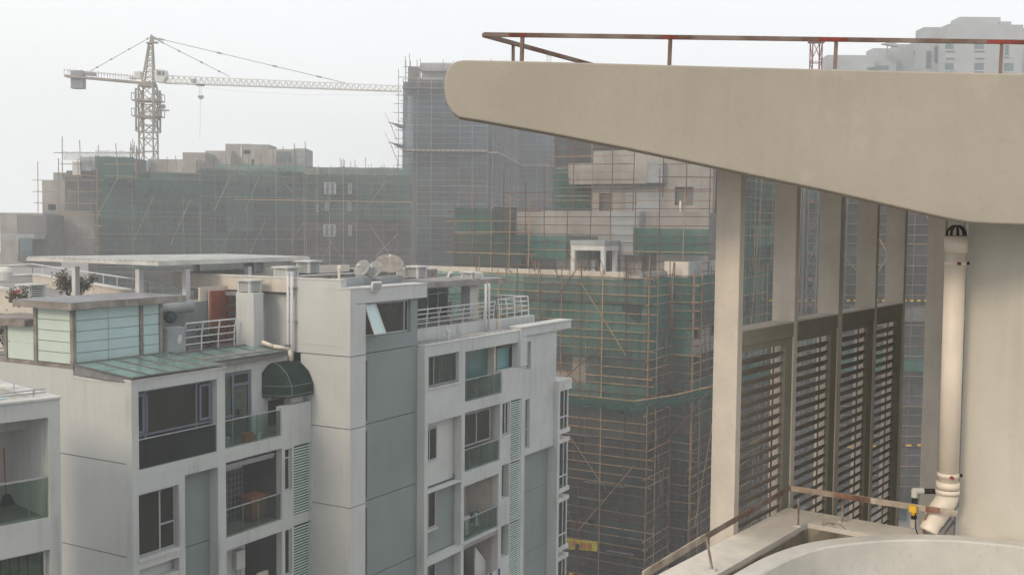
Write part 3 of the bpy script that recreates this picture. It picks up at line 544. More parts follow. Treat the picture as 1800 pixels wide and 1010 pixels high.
# upper band parapet behind the chimney, white posts
# ---- awning
aw = thing('awning', 'dark green round canvas awning with scalloped edge over the terrace corner', 'awning', (31, YB, 24.2))
ax0, ax1 = 30.25, 32.0
prof = [(0, 24.72), (-.35, 24.66), (-.75, 24.35), (-.98, 23.9), (-1.0, 23.55)]
ribs = 4; cols_ = []
nx = 10
vs = []; fs = []
for i in range(nx+1):
    s = i/nx; x = ax0+(ax1-ax0)*s
    for (dy, z) in prof:
        k = 1.0 if s > .30 else max(.0, math.sin(s/.30*math.pi/2)); vs.append((x, YB-.02+dy*k, z if k == 1 else 24.0+(z-24.0)*(.55+.45*k) if z > 24 else z))
for i in range(nx):
    for j in range(4): fs.append((i*5+j, i*5+j+1, (i+1)*5+j+1, (i+1)*5+j))
MB().add(vs, fs).build('canvas', M['awn'], aw)
MB().add([vs[0], vs[1], vs[2], vs[3], vs[4]], [(0,1,2,3,4)]).add([vs[-5+k] for k in range(5)], [(4,3,2,1,0)]).build('end_flap', M['awn'], aw)
sc_ = MB(); n = 18
def yv(s): k = 1.0 if s > .30 else max(.0, math.sin(s/.30*math.pi/2)); return YB-.02-1.0*k
for i in range(n):
    s0, s1 = i/n, (i+1)/n; x0_, x1_ = ax0+(ax1-ax0)*s0, ax0+(ax1-ax0)*s1; xm = (x0_+x1_)/2
    sc_.add([(x0_, yv(s0), 23.55), (x1_, yv(s1), 23.55), (x1_, yv(s1), 23.5), (xm, yv((s0+s1)/2), 23.43), (x0_, yv(s0), 23.5)], [(0,1,2,3,4)])
sc_.build('valance', M['awn'], aw)
sm = MB()
for j in (3, 4):
    for i in range(nx): sm.tube(Vector(vs[i*5+j])+Vector((0,-.012,.012)), Vector(vs[(i+1)*5+j])+Vector((0,-.012,.012)), .011, 4)
for i in (3,):
    for j in range(4): sm.tube(Vector(vs[i*5+j])+Vector((0,-.012,.012)), Vector(vs[i*5+j+1])+Vector((0,-.012,.012)), .011, 4)
sm.build('piping', M['seam'], aw)
tag(MB().box(31.2, 31.9, YB-.62, YB-.25, 23.0, 23.5).build('air_conditioner', M['cabinet'], bevel=.02), 'white air conditioner box under the green awning', 'air conditioner')
# ---- pots, appliances
def pot(p, r, h, m_, label, name='flower_pot', cat='flower pot'): return tag(MB().lathe(p, [(r*.72, 0), (r*.98, h*.85), (r*1.08, h*.86), (r*1.08, h), (r*.9, h), (r*.85, h*.8)], 14).build(name, M[m_], smooth=False), label, cat)
pot((28.9, YA+.35, 22.08), .22, .34, 'terra', 'terracotta flower pot on the terrace floor behind the glass railing')
pot((29.38, YA+.3, 22.08), .14, .28, 'cabinet', 'small white bucket beside the terracotta pot', 'bucket', 'bucket')
tag(MB().box(29.5, 30.3, 27.75, 28.3, 19.0, 19.82).box(29.4, 30.33, 27.68, 28.4, 19.82, 19.88).box(29.7, 30.2, 27.8, 28.2, 19.88, 19.9).build('wash_cabinet', M['wood']), 'orange brown wash cabinet on the middle balcony', 'cabinet')
wh = thing('water_heater', 'white gas water heater hanging on the lower balcony wall', 'water heater', (29.1, 28.1, 17.3)); MB().box(28.95, 29.4, 27.98, 28.18, 17.25, 17.95).build('casing', M['cabinet'], wh, bevel=.03)
MB().path([(29.05, 28.1, 17.25), (29.05, 28.1, 16.9), (29.2, 28.1, 16.6), (29.3, 28.1, 15.9)], .02, 5).path([(29.25, 28.1, 17.25), (29.3, 28.1, 16.5), (29.5, 28.1, 16.3)], .02, 5).build('pipe', M['metal'], wh)
wm = thing('washing_machine', 'white washing machine with orange sack on the second right balcony', 'washing machine', (40.9, 26, 15.98)); MB().box(40.6, 41.15, 25.5, 26.05, 15.98, 16.8).build('body', M['cabinet'], wm, bevel=.03); MB().box(40.4, 40.62, 25.4, 25.8, 15.98, 16.7).build('sack', M['terra'], wm, bevel=.05)
ol = thing('laundry_heap', 'heap of pale clothes and boxes at the right of the second balcony', 'laundry', (42, 26, 15.98))
for i in range(9): MB().box(*(lambda x, y, z, s: (x, x+s, y, y+s, z, z+s*1.4))(41.5+random.random()*.8, 25.4+random.random()*.6, 15.98+random.random()*.7, .22+random.random()*.12)).build('cloth', M[random.choice(['clothes', 'cabinet', 'concd', 'blue'])], ol, bevel=.06)
tag(MB().box(40.75, 41.5, 25.5, 26.2, 12.9, 13.9).build('water_tank', M['metal'], bevel=.05), 'grey metal tank on the lowest right balcony', 'tank')
tag(MB().box(40.1, 40.75, 26.5, 26.75, 14.4, 15.3).build('wall_cabinet', M['wood'], bevel=.02), 'orange brown wall cabinet above the grey tank', 'cabinet')
tag(MB().prism([(41.8,25.6,12.9),(42.75,25.6,12.9),(42.75,25.6,14.3),(41.8,25.6,15.2)], (0,.08,0)).build('board', M['cabinet']), 'slanted pale board leaning on the lowest right balcony', 'board')
bx('balcony_window', M['dark'], 41.3, 42.0, 26.74, 26.79, 17.5, 18.5); MB().path([(40.9, 26.75, 17.4), (40.9, 26.75, 16.9), (40.8, 26.75, 16.5)], .015, 4).build('conduit', M['concd'], blk)
# ---- pipes
dp = thing('twin_drain_pipe', 'pair of tall white pipes in front of the stair tower side wall', 'pipe', (31.7, 28.1, 23))
for y in (28.05, 27.86): MB().tube((31.85, y, 23.2), (31.85, y, 28.05), .062, 10).build('pipe', M['rail'], dp, smooth=True); MB().tube((31.85, y, 28.0), (31.85, y, 28.12), .075, 10).build('cap', M['rail'], dp)
for z in (24.0, 26.2, 27.5): MB().box(31.8, 32.06, 27.75, 28.15, z, z+.04).build('bracket', M['metal'], dp)
tag(MB().path([(31.0, 28.6, 25.45), (31.15, 28.2, 25.3), (31.75, 27.9, 25.15), (31.75, 27.85, 24.6)], .075, 10).tube((31.75, 27.85, 24.35), (31.75, 27.85, 24.65), .10, 10).build('overflow_pipe', M['pipe'], smooth=True), 'bent white overflow pipe running down behind the green awning', 'pipe')
dq = thing('twin_drain_pipe', 'pair of white pipes rising from the lower roof in front of the corner railing', 'pipe', (43.3, 26.1, 24.9))
for x in (43.2, 43.5): MB().tube((x, 26.0, 24.9), (x, 26.0, 27.25), .06, 8).build('pipe', M['rail'], dq, smooth=True)
tag(MB().lathe((39.25, 25.5, 24.98), [(.07,0),(.07,.3),(.10,.3),(.10,.42),(.04,.46)], 10).build('vent_pipe', M['rail']), 'short white capped vent pipe on the slatted lower roof', 'vent pipe')
tag(MB().lathe(tuple(onz(596, 492, 27.9)), [(.05,0),(.05,.4),(.08,.4),(.08,.5),(.03,.53)], 10).build('vent_pipe', M['pipe']), 'short cream vent pipe on the parapet left of the satellite dishes', 'vent pipe')
# ---- satellite dishes
def dish(p, r, tilt, az, mm, label, struts=True):
    p = Vector(p); t = thing('satellite_dish', label, 'satellite dish', p, 'satellite dishes on the tower roof')
    ax = Vector((math.cos(az)*math.cos(tilt), math.sin(az)*math.cos(tilt), math.sin(tilt))); q = ax.to_track_quat('Z', 'Y'); c = p+Vector((0, 0, r*.9))
    vs = [c]; fs = []; n = 28; k = 6
    for j in range(1, k+1):
        rr = r*j/k
        for i in range(n): a = 2*math.pi*i/n; vs.append(c+q @ Vector((rr*math.cos(a), rr*math.sin(a), .28*r*(j/k)**2)))
    for i in range(n): fs.append((0, 1+i, 1+(i+1) % n))
    for j in range(k-1):
        for i in range(n): fs.append((1+j*n+i, 1+(j+1)*n+i, 1+(j+1)*n+(i+1) % n, 1+j*n+(i+1) % n))
    o = MB().add(vs, fs).build('reflector', M[mm], t, smooth=True); sd = o.modifiers.new('shell', 'SOLIDIFY'); sd.thickness = .02
    f = c+ax*(r*.85)
    s = MB()
    for a in (0.5, 2.6, 4.7): s.tube(c+q @ Vector((r*.95*math.cos(a), r*.95*math.sin(a), .26*r)), f, .014, 5)
    s.build('feed_arm', M['metal'], t); MB().lathe(f-ax*.08, [(.05,0),(.06,.14),(.03,.18)], 8, ax).build('feed_horn', M['cabinet'], t)
    MB().tube(p, c-ax*.05, .045, 8).box(p.x-.22, p.x+.22, p.y-.22, p.y+.22, p.z, p.z+.04).build('mount', M['metal'], t)
RZ = 27.45
def roofp(px, py, z=RZ): return onz(px, py, z)
dz = [((638, 487, 27.85), .36, R(28), R(180), 'dish', 'small tilted grey satellite dish, leftmost of three'), ((659, 489, 27.8), .36, R(30), R(185), 'dish', 'grey satellite dish half in front of the big beige one'), ((684, 490, 27.6), .62, R(52), R(222), 'dishw', 'big beige ribbed satellite dish seen from the front')]
for (px, r, ti, az, mm, lab) in dz:
    q = roofp(*px); dish(q, r, ti, az, mm, lab)
# ---- floodlights
def flood(p, d, label, s=.28):
    p = Vector(p); t = thing('floodlight', label, 'floodlight', p, 'roof floodlights'); d = Vector(d).normalized()
    u = d.cross(UPZ).normalized(); v = u.cross(d); c = p+UPZ*(s*.6)
    MB().prism([c+u*s*.5+v*s*.4, c-u*s*.5+v*s*.4, c-u*s*.5-v*s*.4, c+u*s*.5-v*s*.4], d*.12).build('housing', M['cabinet'], t)
    MB().prism([c+d*.122+u*s*.42+v*s*.32, c+d*.122-u*s*.42+v*s*.32, c+d*.122-u*s*.42-v*s*.32, c+d*.122+u*s*.42-v*s*.32], d*.008).build('lens', M['metal'], t)
    MB().path([p, p+u*s*.3, c+u*s*.55], .018, 5).path([p, p-u*s*.3, c-u*s*.55], .018, 5).build('bracket', M['rail'], t)
flood((33.5, YT-.08, 27.36), (-.35, -1, -.25), 'floodlight on the front lip of the stair tower roof', .42)
for px, py, d, lab in ((748, 491, (-.8, -.6, -.3), 'tilted white floodlight nearest the tower on the small grey roof'), (789, 490, (.2, -1, -.5), 'round white floodlight in the middle of the small grey roof'), (842, 492, (-.9, -.5, -.1), 'white floodlight at the right end beside the small vent')):
    flood(onz(px, py, 27.28), d, lab, .38)
# ---- small flat roof with pillar and glazed wall
sr = thing('penthouse', 'glazed penthouse with thin grey flat roof and a white pillar', 'penthouse', (46, 30, 25))
MB().box(42.6, 49.6, 28.4, 31.5, 26.95, 27.2).build('roof_slab', M['fascia'], sr); MB().box(42.6, 49.6, 28.4, 31.5, 27.202, 27.225).build('roof_sheet', M['zinc'], sr)
pa = ony(826, 540, 28.8); pb = onx(810, 540, pa.x); pc_ = ony(840, 540, 28.8)
MB().box(pa.x, pc_.x, 28.8, pb.y, 25.1, 26.94).build('pillar', M['white'], sr)
gy = 30.1; fgl = MB(); n = 4
MB().box(42.4, pa.x, gy, gy+.02, 25.2, 26.9).build('glass_wall', M['balglassd'], sr)
for i in range(n+1): x = 42.5+(pa.x-42.6)*i/n; fgl.box(x, x+.06, gy-.04, gy-.005, 25.1, 26.94)
fgl.build('mullion', M['rail'], sr); fgl = MB().box(42.4, pa.x, gy-.03, gy-.006, 26.5, 26.55).box(42.4, pa.x, gy-.03, gy-.006, 25.2, 25.26); fgl.build('transom', M['rail'], sr)
MB().box(42.4, 48.3, 31.2, 31.3, 25.1, 25.9).build('back_wall', M['concd'], sr)
vq = onz(826, 493, 27.22); vent(vq.x, vq.y, 27.225, .85, .38, 'louvred vent at the right end of the thin grey flat roof')
ac = ony(862, 555, 27.6); tag(MB().box(ac.x-.4, ac.x+.5, 27.5, 27.9, 25.1, 25.75).box(ac.x-.3, ac.x+.3, 27.45, 27.5, 25.8, 26.1).build('air_conditioner', M['concd'], bevel=.03), 'dark outdoor unit behind the railing right of the white pillar', 'air conditioner')
# ---- rooftop canopy (flat slab on posts)
cz = 28.45
c0, c1, c2, c3 = (onz(279, 461, cz), onz(565, 453, cz), onz(300, 446, cz), onz(9, 453.5, cz))
cy = thing('rooftop_canopy', 'long flat cream canopy slab on white posts spanning the roof', 'canopy', (c0.x, c0.y, 25))
dL = Vector((0, 1, 0)); slab = [c0, c1, Vector((c1.x, c3.y, cz)), Vector((c0.x, c3.y, cz))]
slab = [c0, Vector((c1.x, c0.y, cz)), Vector((c1.x, c0.y+5.2, cz)), Vector((c0.x, c3.y, cz))]
MB().prism([Vector((v.x, v.y, cz-.13)) for v in slab], (0, 0, .13)).build('slab', M['coping'], cy)
nb_ = 26
for i in range(nb_): 
    t = (i+.5)/nb_; a = slab[0].lerp(slab[3], t); b = slab[1].lerp(slab[2], t); MB().beam(a+UPZ*.03, b+UPZ*.03, .12, .05).build('roof_batten', M['coping'], cy)
for px, yo in ((247, .4), (135, .4), (331, .6), (349, 3.4), (436, .5), (531, .5)):
    pass
for (px, off) in ((245, .35), (133, .35)):
    q = onx(px, 480, c0.x+off); MB().box(q.x-.11, q.x+.11, q.y-.11, q.y+.11, 24.9, cz-.31).build('post', M['rail'], cy)
for (px, off) in ((327, .35), (436, .35), (530, .35)):
    q = ony(px, 480, c0.y+off); MB().box(q.x-.11, q.x+.11, q.y-.11, q.y+.11, 24.9, cz-.31).build('post', M['rail'], cy)
q = ony(346, 480, c0.y+3.5); MB().box(q.x-.1, q.x+.1, q.y-.1, q.y+.1, 24.9, cz-.31).build('post', M['rail'], cy)
# ---- left roof walls, railing
def wallseg(name, a, b, z0, z1, th, m_, par): 
    a = Vector(a); b = Vector(b); d = (b-a).normalized(); n = Vector((-d.y, d.x, 0))*th
    if n.dot(Vector((1,1,0))) < 0: n = -n
    MB().prism([Vector((a.x,a.y,z0)), Vector((b.x,b.y,z0)), Vector((b.x,b.y,z1)), Vector((a.x,a.y,z1))], n).build(name, m_, par)
lr = thing('rear_roof_wing', 'cream parapet walls and grey roof of the rear wing behind the glass room', 'roof', (30, 45, 25))
a_ = far(57, 483, 57); b_ = far(352, 533, 42.5); c_ = far(-60, 489, 57)
def wallsl(name, a, b, z0, th, m_, par, cop=None):
    d = (b-a).normalized(); n = Vector((-d.y, d.x, 0)).normalized()*th; n = n if n.dot(FH) > 0 else -n
    MB().prism([Vector((a.x,a.y,z0)), Vector((b.x,b.y,z0)), b, a], n).build(name, m_, par)
    if cop: e = n.normalized()*.06; MB().prism([a-e, b-e, b-e+UPZ*.07, a-e+UPZ*.07], n+2*e).build('coping', cop, par)
wallsl('parapet', a_, b_, 24, .3, M['cream'], lr, M['coping'])
wallsl('parapet', c_, a_, 24, .3, M['conb'], lr, M['coping'])
d_ = far(-40, 500, 47); e_ = far(110, 533, 41.5)
wallsl('parapet', d_, e_, 24, .3, M['cream'], lr, M['coping'])
MB().add([far(-60,497,57), far(50,494,57), far(130,519,50), far(110,540,42.5), far(-40,507,48)], [(4,3,2,1,0)]).build('roof_deck', M['deck'], lr)
h_ = .55; up = Vector((.25, .35, 0))
railing('roof_railing', 'low white railing along the cream parapet of the rear wing', [c_+up+UPZ*.06, a_+up+UPZ*.06, b_+up+UPZ*.06], .5, rails=(1,), post=1.6, curve=False, r=.025)
tk = ony(340, 537, 31.0); tj = ony(287, 537, 31.0)
tag(MB().tube((27.0, 31.0, tk.z), (tk.x-.1, 31.0, tk.z), .24, 16).build('heater_tank', M['conb'], smooth=True, bevel=.03), 'horizontal grey white cylinder tank behind the glass room', 'tank')
fn = ony(298, 557, 30.6); f_ = thing('fan', 'round dark blue fan leaning by the glass room corner', 'fan', (fn.x, 30.6, fn.z-.3)); MB().lathe((fn.x, 30.6, fn.z), [(.22,0),(.24,.04),(.22,.14),(.1,.16)], 18, (-.4,-1,.1)).build('housing', M['blackp'], f_); MB().lathe((fn.x-.03, 30.5, fn.z), [(.12,0),(.13,.06),(.05,.08)], 14, (-.4,-1,.1)).build('cover', M['blue'], f_)
bx('recess_wall', M['grey'], 27.4, 31.6, 31.4, 31.5, 25.1, 26.9)
# lattice door and red-brown slats
la = ony(371, 570, 31.2); lb = ony(401, 570, 31.2)
lt = thing('lattice_door', 'red brown wooden lattice door left of the white chimney block', 'lattice', (la.x, 31.2, 25.1))
o = MB().box(la.x, la.x+.06, 31.2, 31.26, 25.1, 27.3).box(lb.x-.06, lb.x, 31.2, 31.26, 25.1, 27.3).box(la.x+.06, lb.x-.06, 31.2, 31.26, 27.24, 27.3).build('frame', M['lattice'], lt)
wd = lb.x-la.x
z0_, z1_ = 25.12, 27.24; x0_, x1_ = la.x+.06, lb.x-.06; k_ = -12.0
while k_ < 14:
    for s in (1, -1):
        p_ = []
        for x in (x0_, x1_): z = 26.2+k_*.145+s*(x-x0_-.5)*1.25; p_.append((x, z))
        (xa, za), (xb, zb) = p_; sl = (zb-za)/(xb-xa)
        def clip(x, z):
            if z < z0_: return (x+(z0_-z)/sl, z0_)
            if z > z1_: return (x+(z1_-z)/sl, z1_)
            return (x, z)
        if max(za, zb) <= z0_+.05 or min(za, zb) >= z1_-.05: continue
        (xa, za), (xb, zb) = clip(xa, za), clip(xb, zb); MB().beam((xa, 31.22+.01*s, za), (xb, 31.22+.01*s, zb), .012, .055).build('lath', M['lattice'], lt)
    k_ += 1
MB().box(la.x, lb.x, 31.3, 31.34, 25.1, 27.3).build('backing', M['cream'], lt)
tr = thing('slatted_trellis', 'five red brown boards fixed between lattice door and chimney block', 'trellis', (lb.x, 31.2, 25.1))
for j in range(6): MB().box(lb.x+.03, lb.x+.62, 31.2, 31.24, 25.45+j*.33, 25.58+j*.33).build('board', M['lattice'], tr)
bx('recess_wall', M['cream'], la.x-.35, lb.x+.8, 31.42, 31.52, 25.1, 27.45)
# ---- plants
def plant(p, r, n, label, flowers=0, name='potted_shrub', leafs=.048):
    n = int(n*2.2)
    p = Vector(p); t = thing(name, label, 'plant', p); st = MB(); lf = MB()
    for i in range(9):
        a = random.random()*6.28; q = p+Vector((math.cos(a)*r*.7, math.sin(a)*r*.7, r*(.8+random.random()*.7))); st.tube(p, q, .02, 5, .008)
        for k in range(n):
            c = p.lerp(q, .45+random.random()*.6)+Vector([random.gauss(0, r*.16) for _ in range(3)]); u = Vector([random.gauss(0,1) for _ in range(3)]).normalized(); v = u.cross(Vector([random.gauss(0,1) for _ in range(3)])).normalized(); s = leafs*(.6+random.random())
            lf.add([c-u*s, c+v*s*.5, c+u*s, c-v*s*.5], [(0,1,2,3)])
    st.build('stem', M['soil'], t); o = lf.build('foliage', M['leaf'], t); o['kind'] = 'stuff'
    for i in range(flowers):
        q = p+Vector((random.gauss(0,r*.35), random.gauss(0,r*.35), r*(.5+random.random()*.6))); MB().lathe(q, [(.02,0),(.09,.04),(.10,.1),(.03,.13)], 7).build('flower', M['flower'], t)
plant(far(121, 521, 47), .68, 55, 'brownish shrub, left of the pair on the rear roof'); plant(far(143, 521, 47), .62, 55, 'brownish shrub, right of the pair on the rear roof')
plant(onz(33, 540, 26.7), .5, 22, 'trailing plant with red flowers at the far left roof edge', 4); plant(onz(8, 610, 25.2), .8, 45, 'leafy shrub with pink flowers cut by the left picture edge', 2)
plant((30.2, 30.6, 25.15), .55, 45, 'dark green shrub behind the curved roof railing')
pt = onz(7, 492, 27.5); tag(MB().lathe(pt, [(.32,0),(.34,.35),(.26,.5),(.08,.55)], 14).build('white_drum', M['cabinet']), 'white drum on the rear parapet at the left picture edge', 'drum')
railing('roof_railing', 'short white railing at the left picture edge beside the low glass room', [tuple(onz(-20, 640, 24.9)), tuple(onz(8, 632, 25.0))], .9, post=.5, curve=False)

# ---- laundry and clutter on the lowest right balcony and the middle ones
ld_ = thing('clothes_line', 'blue and white laundry hanging over the rail of the lowest right balcony', 'laundry', (42.2, 25.1, 13.6))
MB().tube((41.6, 24.9, 14.05), (42.9, 24.9, 14.05), .012, 5).build('line', M['metal'], ld_)
random.seed(77)
for i, m_ in enumerate(('clothes', 'blue', 'cabinet', 'clothes', 'blue')):
    x = 41.7+i*.24; pts_ = []; 
    for k in range(5): t = k/4; pts_.append((x+.2*t, 24.9+.02*math.sin(k*2+i), 14.05))
    low = [(px_+random.gauss(0, .01), 24.88+.05*math.sin(k*2.3+i), 13.5-.12*random.random()) for k, (px_, _, _) in enumerate(pts_)]
    MB().add(pts_+low, [(k, k+5, k+6, k+1) for k in range(4)]).build('garment', M[m_], ld_)
tag(MB().lathe((28.0, YA+.5, 22.08), [(.12,0),(.14,.3),(.13,.32)], 10).build('storage_jar', M['metal']), 'grey metal jar in the left corner of the terrace behind the glass railing', 'jar')
cw_ = MB(); ca_ = onz(560, 489, 27.9)
for i in range(3): a = Vector((33.0+i*.4, 29+i*.5, 27.9)); cw_.path([a, a+Vector((3, .1, -.03*i)), a+Vector((6.5, -.2, .02))], .012, 4)
tag(cw_.build('roof_cables', M['blackp']), 'thin dark cables lying across the stair tower roof', 'cables')
tag(MB().path([(XT+.5, YT+.1, 27.6), (33.1, YT-.03, 27.55), (33.1, YT-.03, 27.4), (33.4, YT-.06, 27.36)], .014, 5).build('lamp_cable', M['rail']), 'white cable leading to the floodlight on the tower lip', 'cable')
tag(MB().box(30.9, 31.3, 29.0, 29.4, 25.2, 25.75).build('storage_box', M['terra'], bevel=.03) if False else MB().box(28.6, 29.0, 30.4, 30.7, 25.18, 25.6).build('storage_box', M['concd'], bevel=.03), 'small dark storage box behind the curved roof railing', 'box')
# ================================================================ NEAR BUILDING ON THE RIGHT (frame: p away along the louvres, q across)
def B(): return MB(pq)
nr = thing('balcony_building', 'cream rendered building wall at the right with a stepped ledge around its balcony', 'building', pq((9.4, 2, 20)))
B().box(9.60, 24, -5, 2.353, 10, 31.1).build('wall', M['wallr'], nr); B().box(-5, 9.597, -6, -.9, 10, 27.2).build('wall', M['wallr'], nr)  # second box is out of view, added to block light; height set for brightness
# ledge: L-shaped flat parapet with a planter trough inside it
B().box(3.5, 9.52, 3.5, 3.85, 10, 27.4).build('ledge', M['ledge'], nr); B().prism([(9.52,3.498,10),(9.12,3.498,10),(9.12,2.72,10),(9.28,2.5,10),(9.42,2.24,10),(9.48,2.0,10),(9.598,2.0,10),(9.598,2.34,10),(9.52,2.34,10)], (0,0,17.4)).build('ledge', M['ledge'], nr)
B().prism([(3.5,3.5,26),(9.118,3.5,26),(9.118,2.73,26),(8.9,2.93,26),(8.5,3.19,26),(8.2,3.3,26),(7.5,3.37,26),(3.5,3.36,26)], (0,0,1.12)).build('planter_floor', M['soil'], nr)
B().box(9.105, 9.118, 2.76, 3.49, 27.0, 27.36).box(3.6, 9.1, 3.484, 3.498, 27.0, 27.36).build('planter_lining', M['stain'], nr)
wd = MB()
for i in range(420):
    p = 8.55+random.random()*.5; q = 3.22+random.random()*.25; z = 27.12+random.random()*.12; c = pq((p, q, z)); u = Vector([random.gauss(0,1) for _ in range(3)]).normalized(); v = u.cross(UPZ); s = .012+random.random()*.03
    wd.add([c-u*s, c+v*s*.6, c+u*s, c-v*s*.6], [(0,1,2,3)])
tag(wd.build('planter_weeds', M['weed']), 'small weeds and litter growing in the dark planter trough', 'weeds')['kind'] = 'stuff'
tw = MB()
for i in range(7): a = pq((9.08, 3.30-.05*i+random.random()*.05, 27.15)); tw.path([a, a+Vector((.05, .03*random.random(), .15)), pq((9.13, 3.32-.03*i+random.random()*.1, 27.41+random.random()*.03)), pq((9.2+random.random()*.06, 3.25+random.random()*.12, 27.405))], .0016, 4)
tag(tw.build('dry_twig', M['wood']), 'dry twigs hanging over the ledge by the middle rail post', 'twigs')
# curved parapet in front
arc = [(5.2,2.6),(5.9,3.0),(6.5,3.25),(7.0,3.34),(7.45,3.35),(7.88,3.33),(8.29,3.25),(8.55,3.14),(8.8,2.98),(9.04,2.78),(9.23,2.55),(9.36,2.35),(9.44,2.15),(9.50,1.95),(9.53,1.75),(9.54,1.3),(9.50,.7),(9.4,.1)]
def smooth(pts, k=5):
    out = []
    for i in range(len(pts)-1):
        p0 = pts[max(i-1,0)]; p1 = pts[i]; p2 = pts[i+1]; p3 = pts[min(i+2, len(pts)-1)]
        for j in range(k):
            t = j/k; out.append(tuple(.5*((2*p1[a])+(-p0[a]+p2[a])*t+(2*p0[a]-5*p1[a]+4*p2[a]-p3[a])*t*t+(-p0[a]+3*p1[a]-3*p2[a]+p3[a])*t**3) for a in range(len(p1))))
    return out+[pts[-1]]
ar = smooth(arc); vs = []; fs = []
for i, (p, q) in enumerate(ar):
    a = Vector(ar[max(i-1,0)]); b = Vector(ar[min(i+1,len(ar)-1)]); d = (b-a).normalized(); n = Vector((d.y, -d.x))   # towards the balcony
    if n.dot(Vector((6.5,0))-Vector((p,q))) < 0: n = -n
    w_ = .17; r_ = .012
    for (o_, z) in ((0, 26), (0, 27.45-r_), (r_, 27.45), (w_-r_, 27.45), (w_, 27.45-r_), (w_, 26)): vs.append((p+n.x*o_, q+n.y*o_, z))
for i in range(len(ar)-1):
    for j in range(5): fs.append((i*6+j, i*6+j+1, (i+1)*6+j+1, (i+1)*6+j))
cw = tag(B().add(vs, fs).build('curved_parapet', M['curved']), 'smooth curved parapet wall sweeping across the bottom right corner', 'parapet')
# ---- rail on the ledge
lrl = thing('ledge_railing', 'low flat rusty railing bent round the corner of the cream ledge', 'railing', pq((9.3, 3.6, 27.4)))
RZ_ = 27.4+.245
corner = onz(1389, 857, RZ_+.02); cl = onz(1240, 943, RZ_-.02); cr_ = onz(1684, 902, RZ_+.02); c0_ = onz(1130, 1010, RZ_-.02)
MB().beam(corner, cr_, .012, .050).build('rail', M['railc'], lrl); MB().beam(cl, corner, .012, .045).build('rail', M['rust'], lrl); MB().beam(c0_, cl, .014, .055).build('rail', M['railc'], lrl)
for s0, s1 in ((.28, .50), (.82, .9)): MB().beam(corner.lerp(cr_, s0)-FH*.003, corner.lerp(cr_, s1)-FH*.003, .012, .047).build('rust_patch', M['rustp'], lrl)
def lpost(px, py, tx, ty, w_=.058):
    a = onz(px, py, 27.4); t = onz(tx, ty, RZ_); MB().beam(a, t, w_*.35, w_).build('post', M['railc'], lrl); MB().box(a.x-.03, a.x+.03, a.y-.03, a.y+.03, 27.4, 27.412).build('foot_plate', M['coping'], lrl)
lpost(1403, 924, 1404, 876, .03); lpost(1481, 916, 1481, 873); lpost(1624, 938, 1627, 897); lpost(1252, 1001, 1242, 944, .03)
yt = onz(1605, 893, RZ_+.02); MB().box(yt.x-.028, yt.x+.028, yt.y-.028, yt.y+.028, yt.z-.026, yt.z+.026).build('tape', M['yellow'], lrl); 
# ---- louvre screen
LQ = 3.86
ls = thing('louvre_screen', 'tall louvre screen of cream fins, cross rail with painted-in shade and brown grey slats', 'screen', pq((8.4, LQ, 20)))
fins = [(8.38, 8.475), (9.6, 9.69), (10.76, 10.88), (11.89, 11.97), (12.9, 12.99), (14.60, 14.72), (15.5, 15.6)]
for i, (a, b) in enumerate(fins):
    B().box(a, b, LQ, LQ+.22, 12, 31.0).build('fin', M['cream'], ls, bevel=.004)
bays = list(zip(fins[:4], fins[1:5]))
for k, ((_, a), (b, _)) in enumerate(bays):
    B().box(a+.001, b-.001, LQ+.008, LQ+.19, 28.99, 29.13).build('cross_rail', M['cream'], ls); B().box(a+.002, b-.002, LQ+.002, LQ+.007, 28.99, 29.118).build('cross_rail_shade', M['frame_shaded'], ls)  # thin dark strip paints the shade on the rail's inner face
    B().box(b-.16, b-.003, LQ+.012, LQ+.06, 22, 28.985).build('jamb', M['frame_shaded'], ls)
    B().box(a+.002, b-.162, LQ+.02, LQ+.07, 28.93, 28.985).build('head', M['frame_shaded'], ls)
    B().tube((b-.225, LQ+.10, 22), (b-.225, LQ+.10, 28.93), .008, 6).build('tie_rod', M['rust'], ls)
    sm_ = mesh_of(MB().add([(a+.004,0,0),(b-.164,0,0),(b-.164,.066,0),(a+.004,.066,0),(a+.004,0,.014),(b-.164,0,.014),(b-.164,.066,.014),(a+.004,.066,.014)], [(0,3,2,1),(4,5,6,7),(0,1,5,4),(1,2,6,5),(2,3,7,6),(3,0,4,7)]), 'slat', M['slat'])
    n = 52 if k == 0 else 34
    for j in range(n):
        z = 28.86-j*.095
        inst('slat', sm_, ls, pq((0, LQ+.035, z)), (0, 0, 0)); o = bpy.context.scene.objects[-1] if False else None
# slats share a mesh per bay; orient them with the screen and pitch them
for o in ls.children:
    if o.name.startswith('slat'):
        o.rotation_euler = (R(-52)+random.gauss(0, .015), 0, TH)
# ---- drainpipe
pp = thing('drain_pipe', 'thick cream drainpipe with rusty clips and offset elbow beside the wall', 'pipe', pq((9.45, 2.42, 27.4)))
PP = lambda px, py, p=9.42: onp_(px, py, p)
def onp_(x, y, c): d = ray(x, y); return CAM + d*((c - CAM.dot(E1))/(d.dot(E1)))
t0 = onp_(1680, 432, 9.42); b0 = onp_(1666, 858, 9.42); b0 = Vector((t0.x, t0.y, b0.z)); r_ = .083
MB().tube(b0, t0, r_, 24).build('pipe', M['pipe'], pp, smooth=False)
for o in pp.children:
    for p in o.data.polygons: p.use_smooth = len(p.vertices) == 4
def ring(par, c, r, h, m_, name): 
    o = MB().lathe(c, [(r, 0), (r, h)], 24).build(name, m_, par)
    for p in o.data.polygons: p.use_smooth = len(p.vertices) == 4
    return o
ring(pp, t0-UPZ*.06, r_+.008, .14, M['pipe'], 'socket'); ring(pp, t0+UPZ*.075, r_+.004, .012, M['rust'], 'rim')
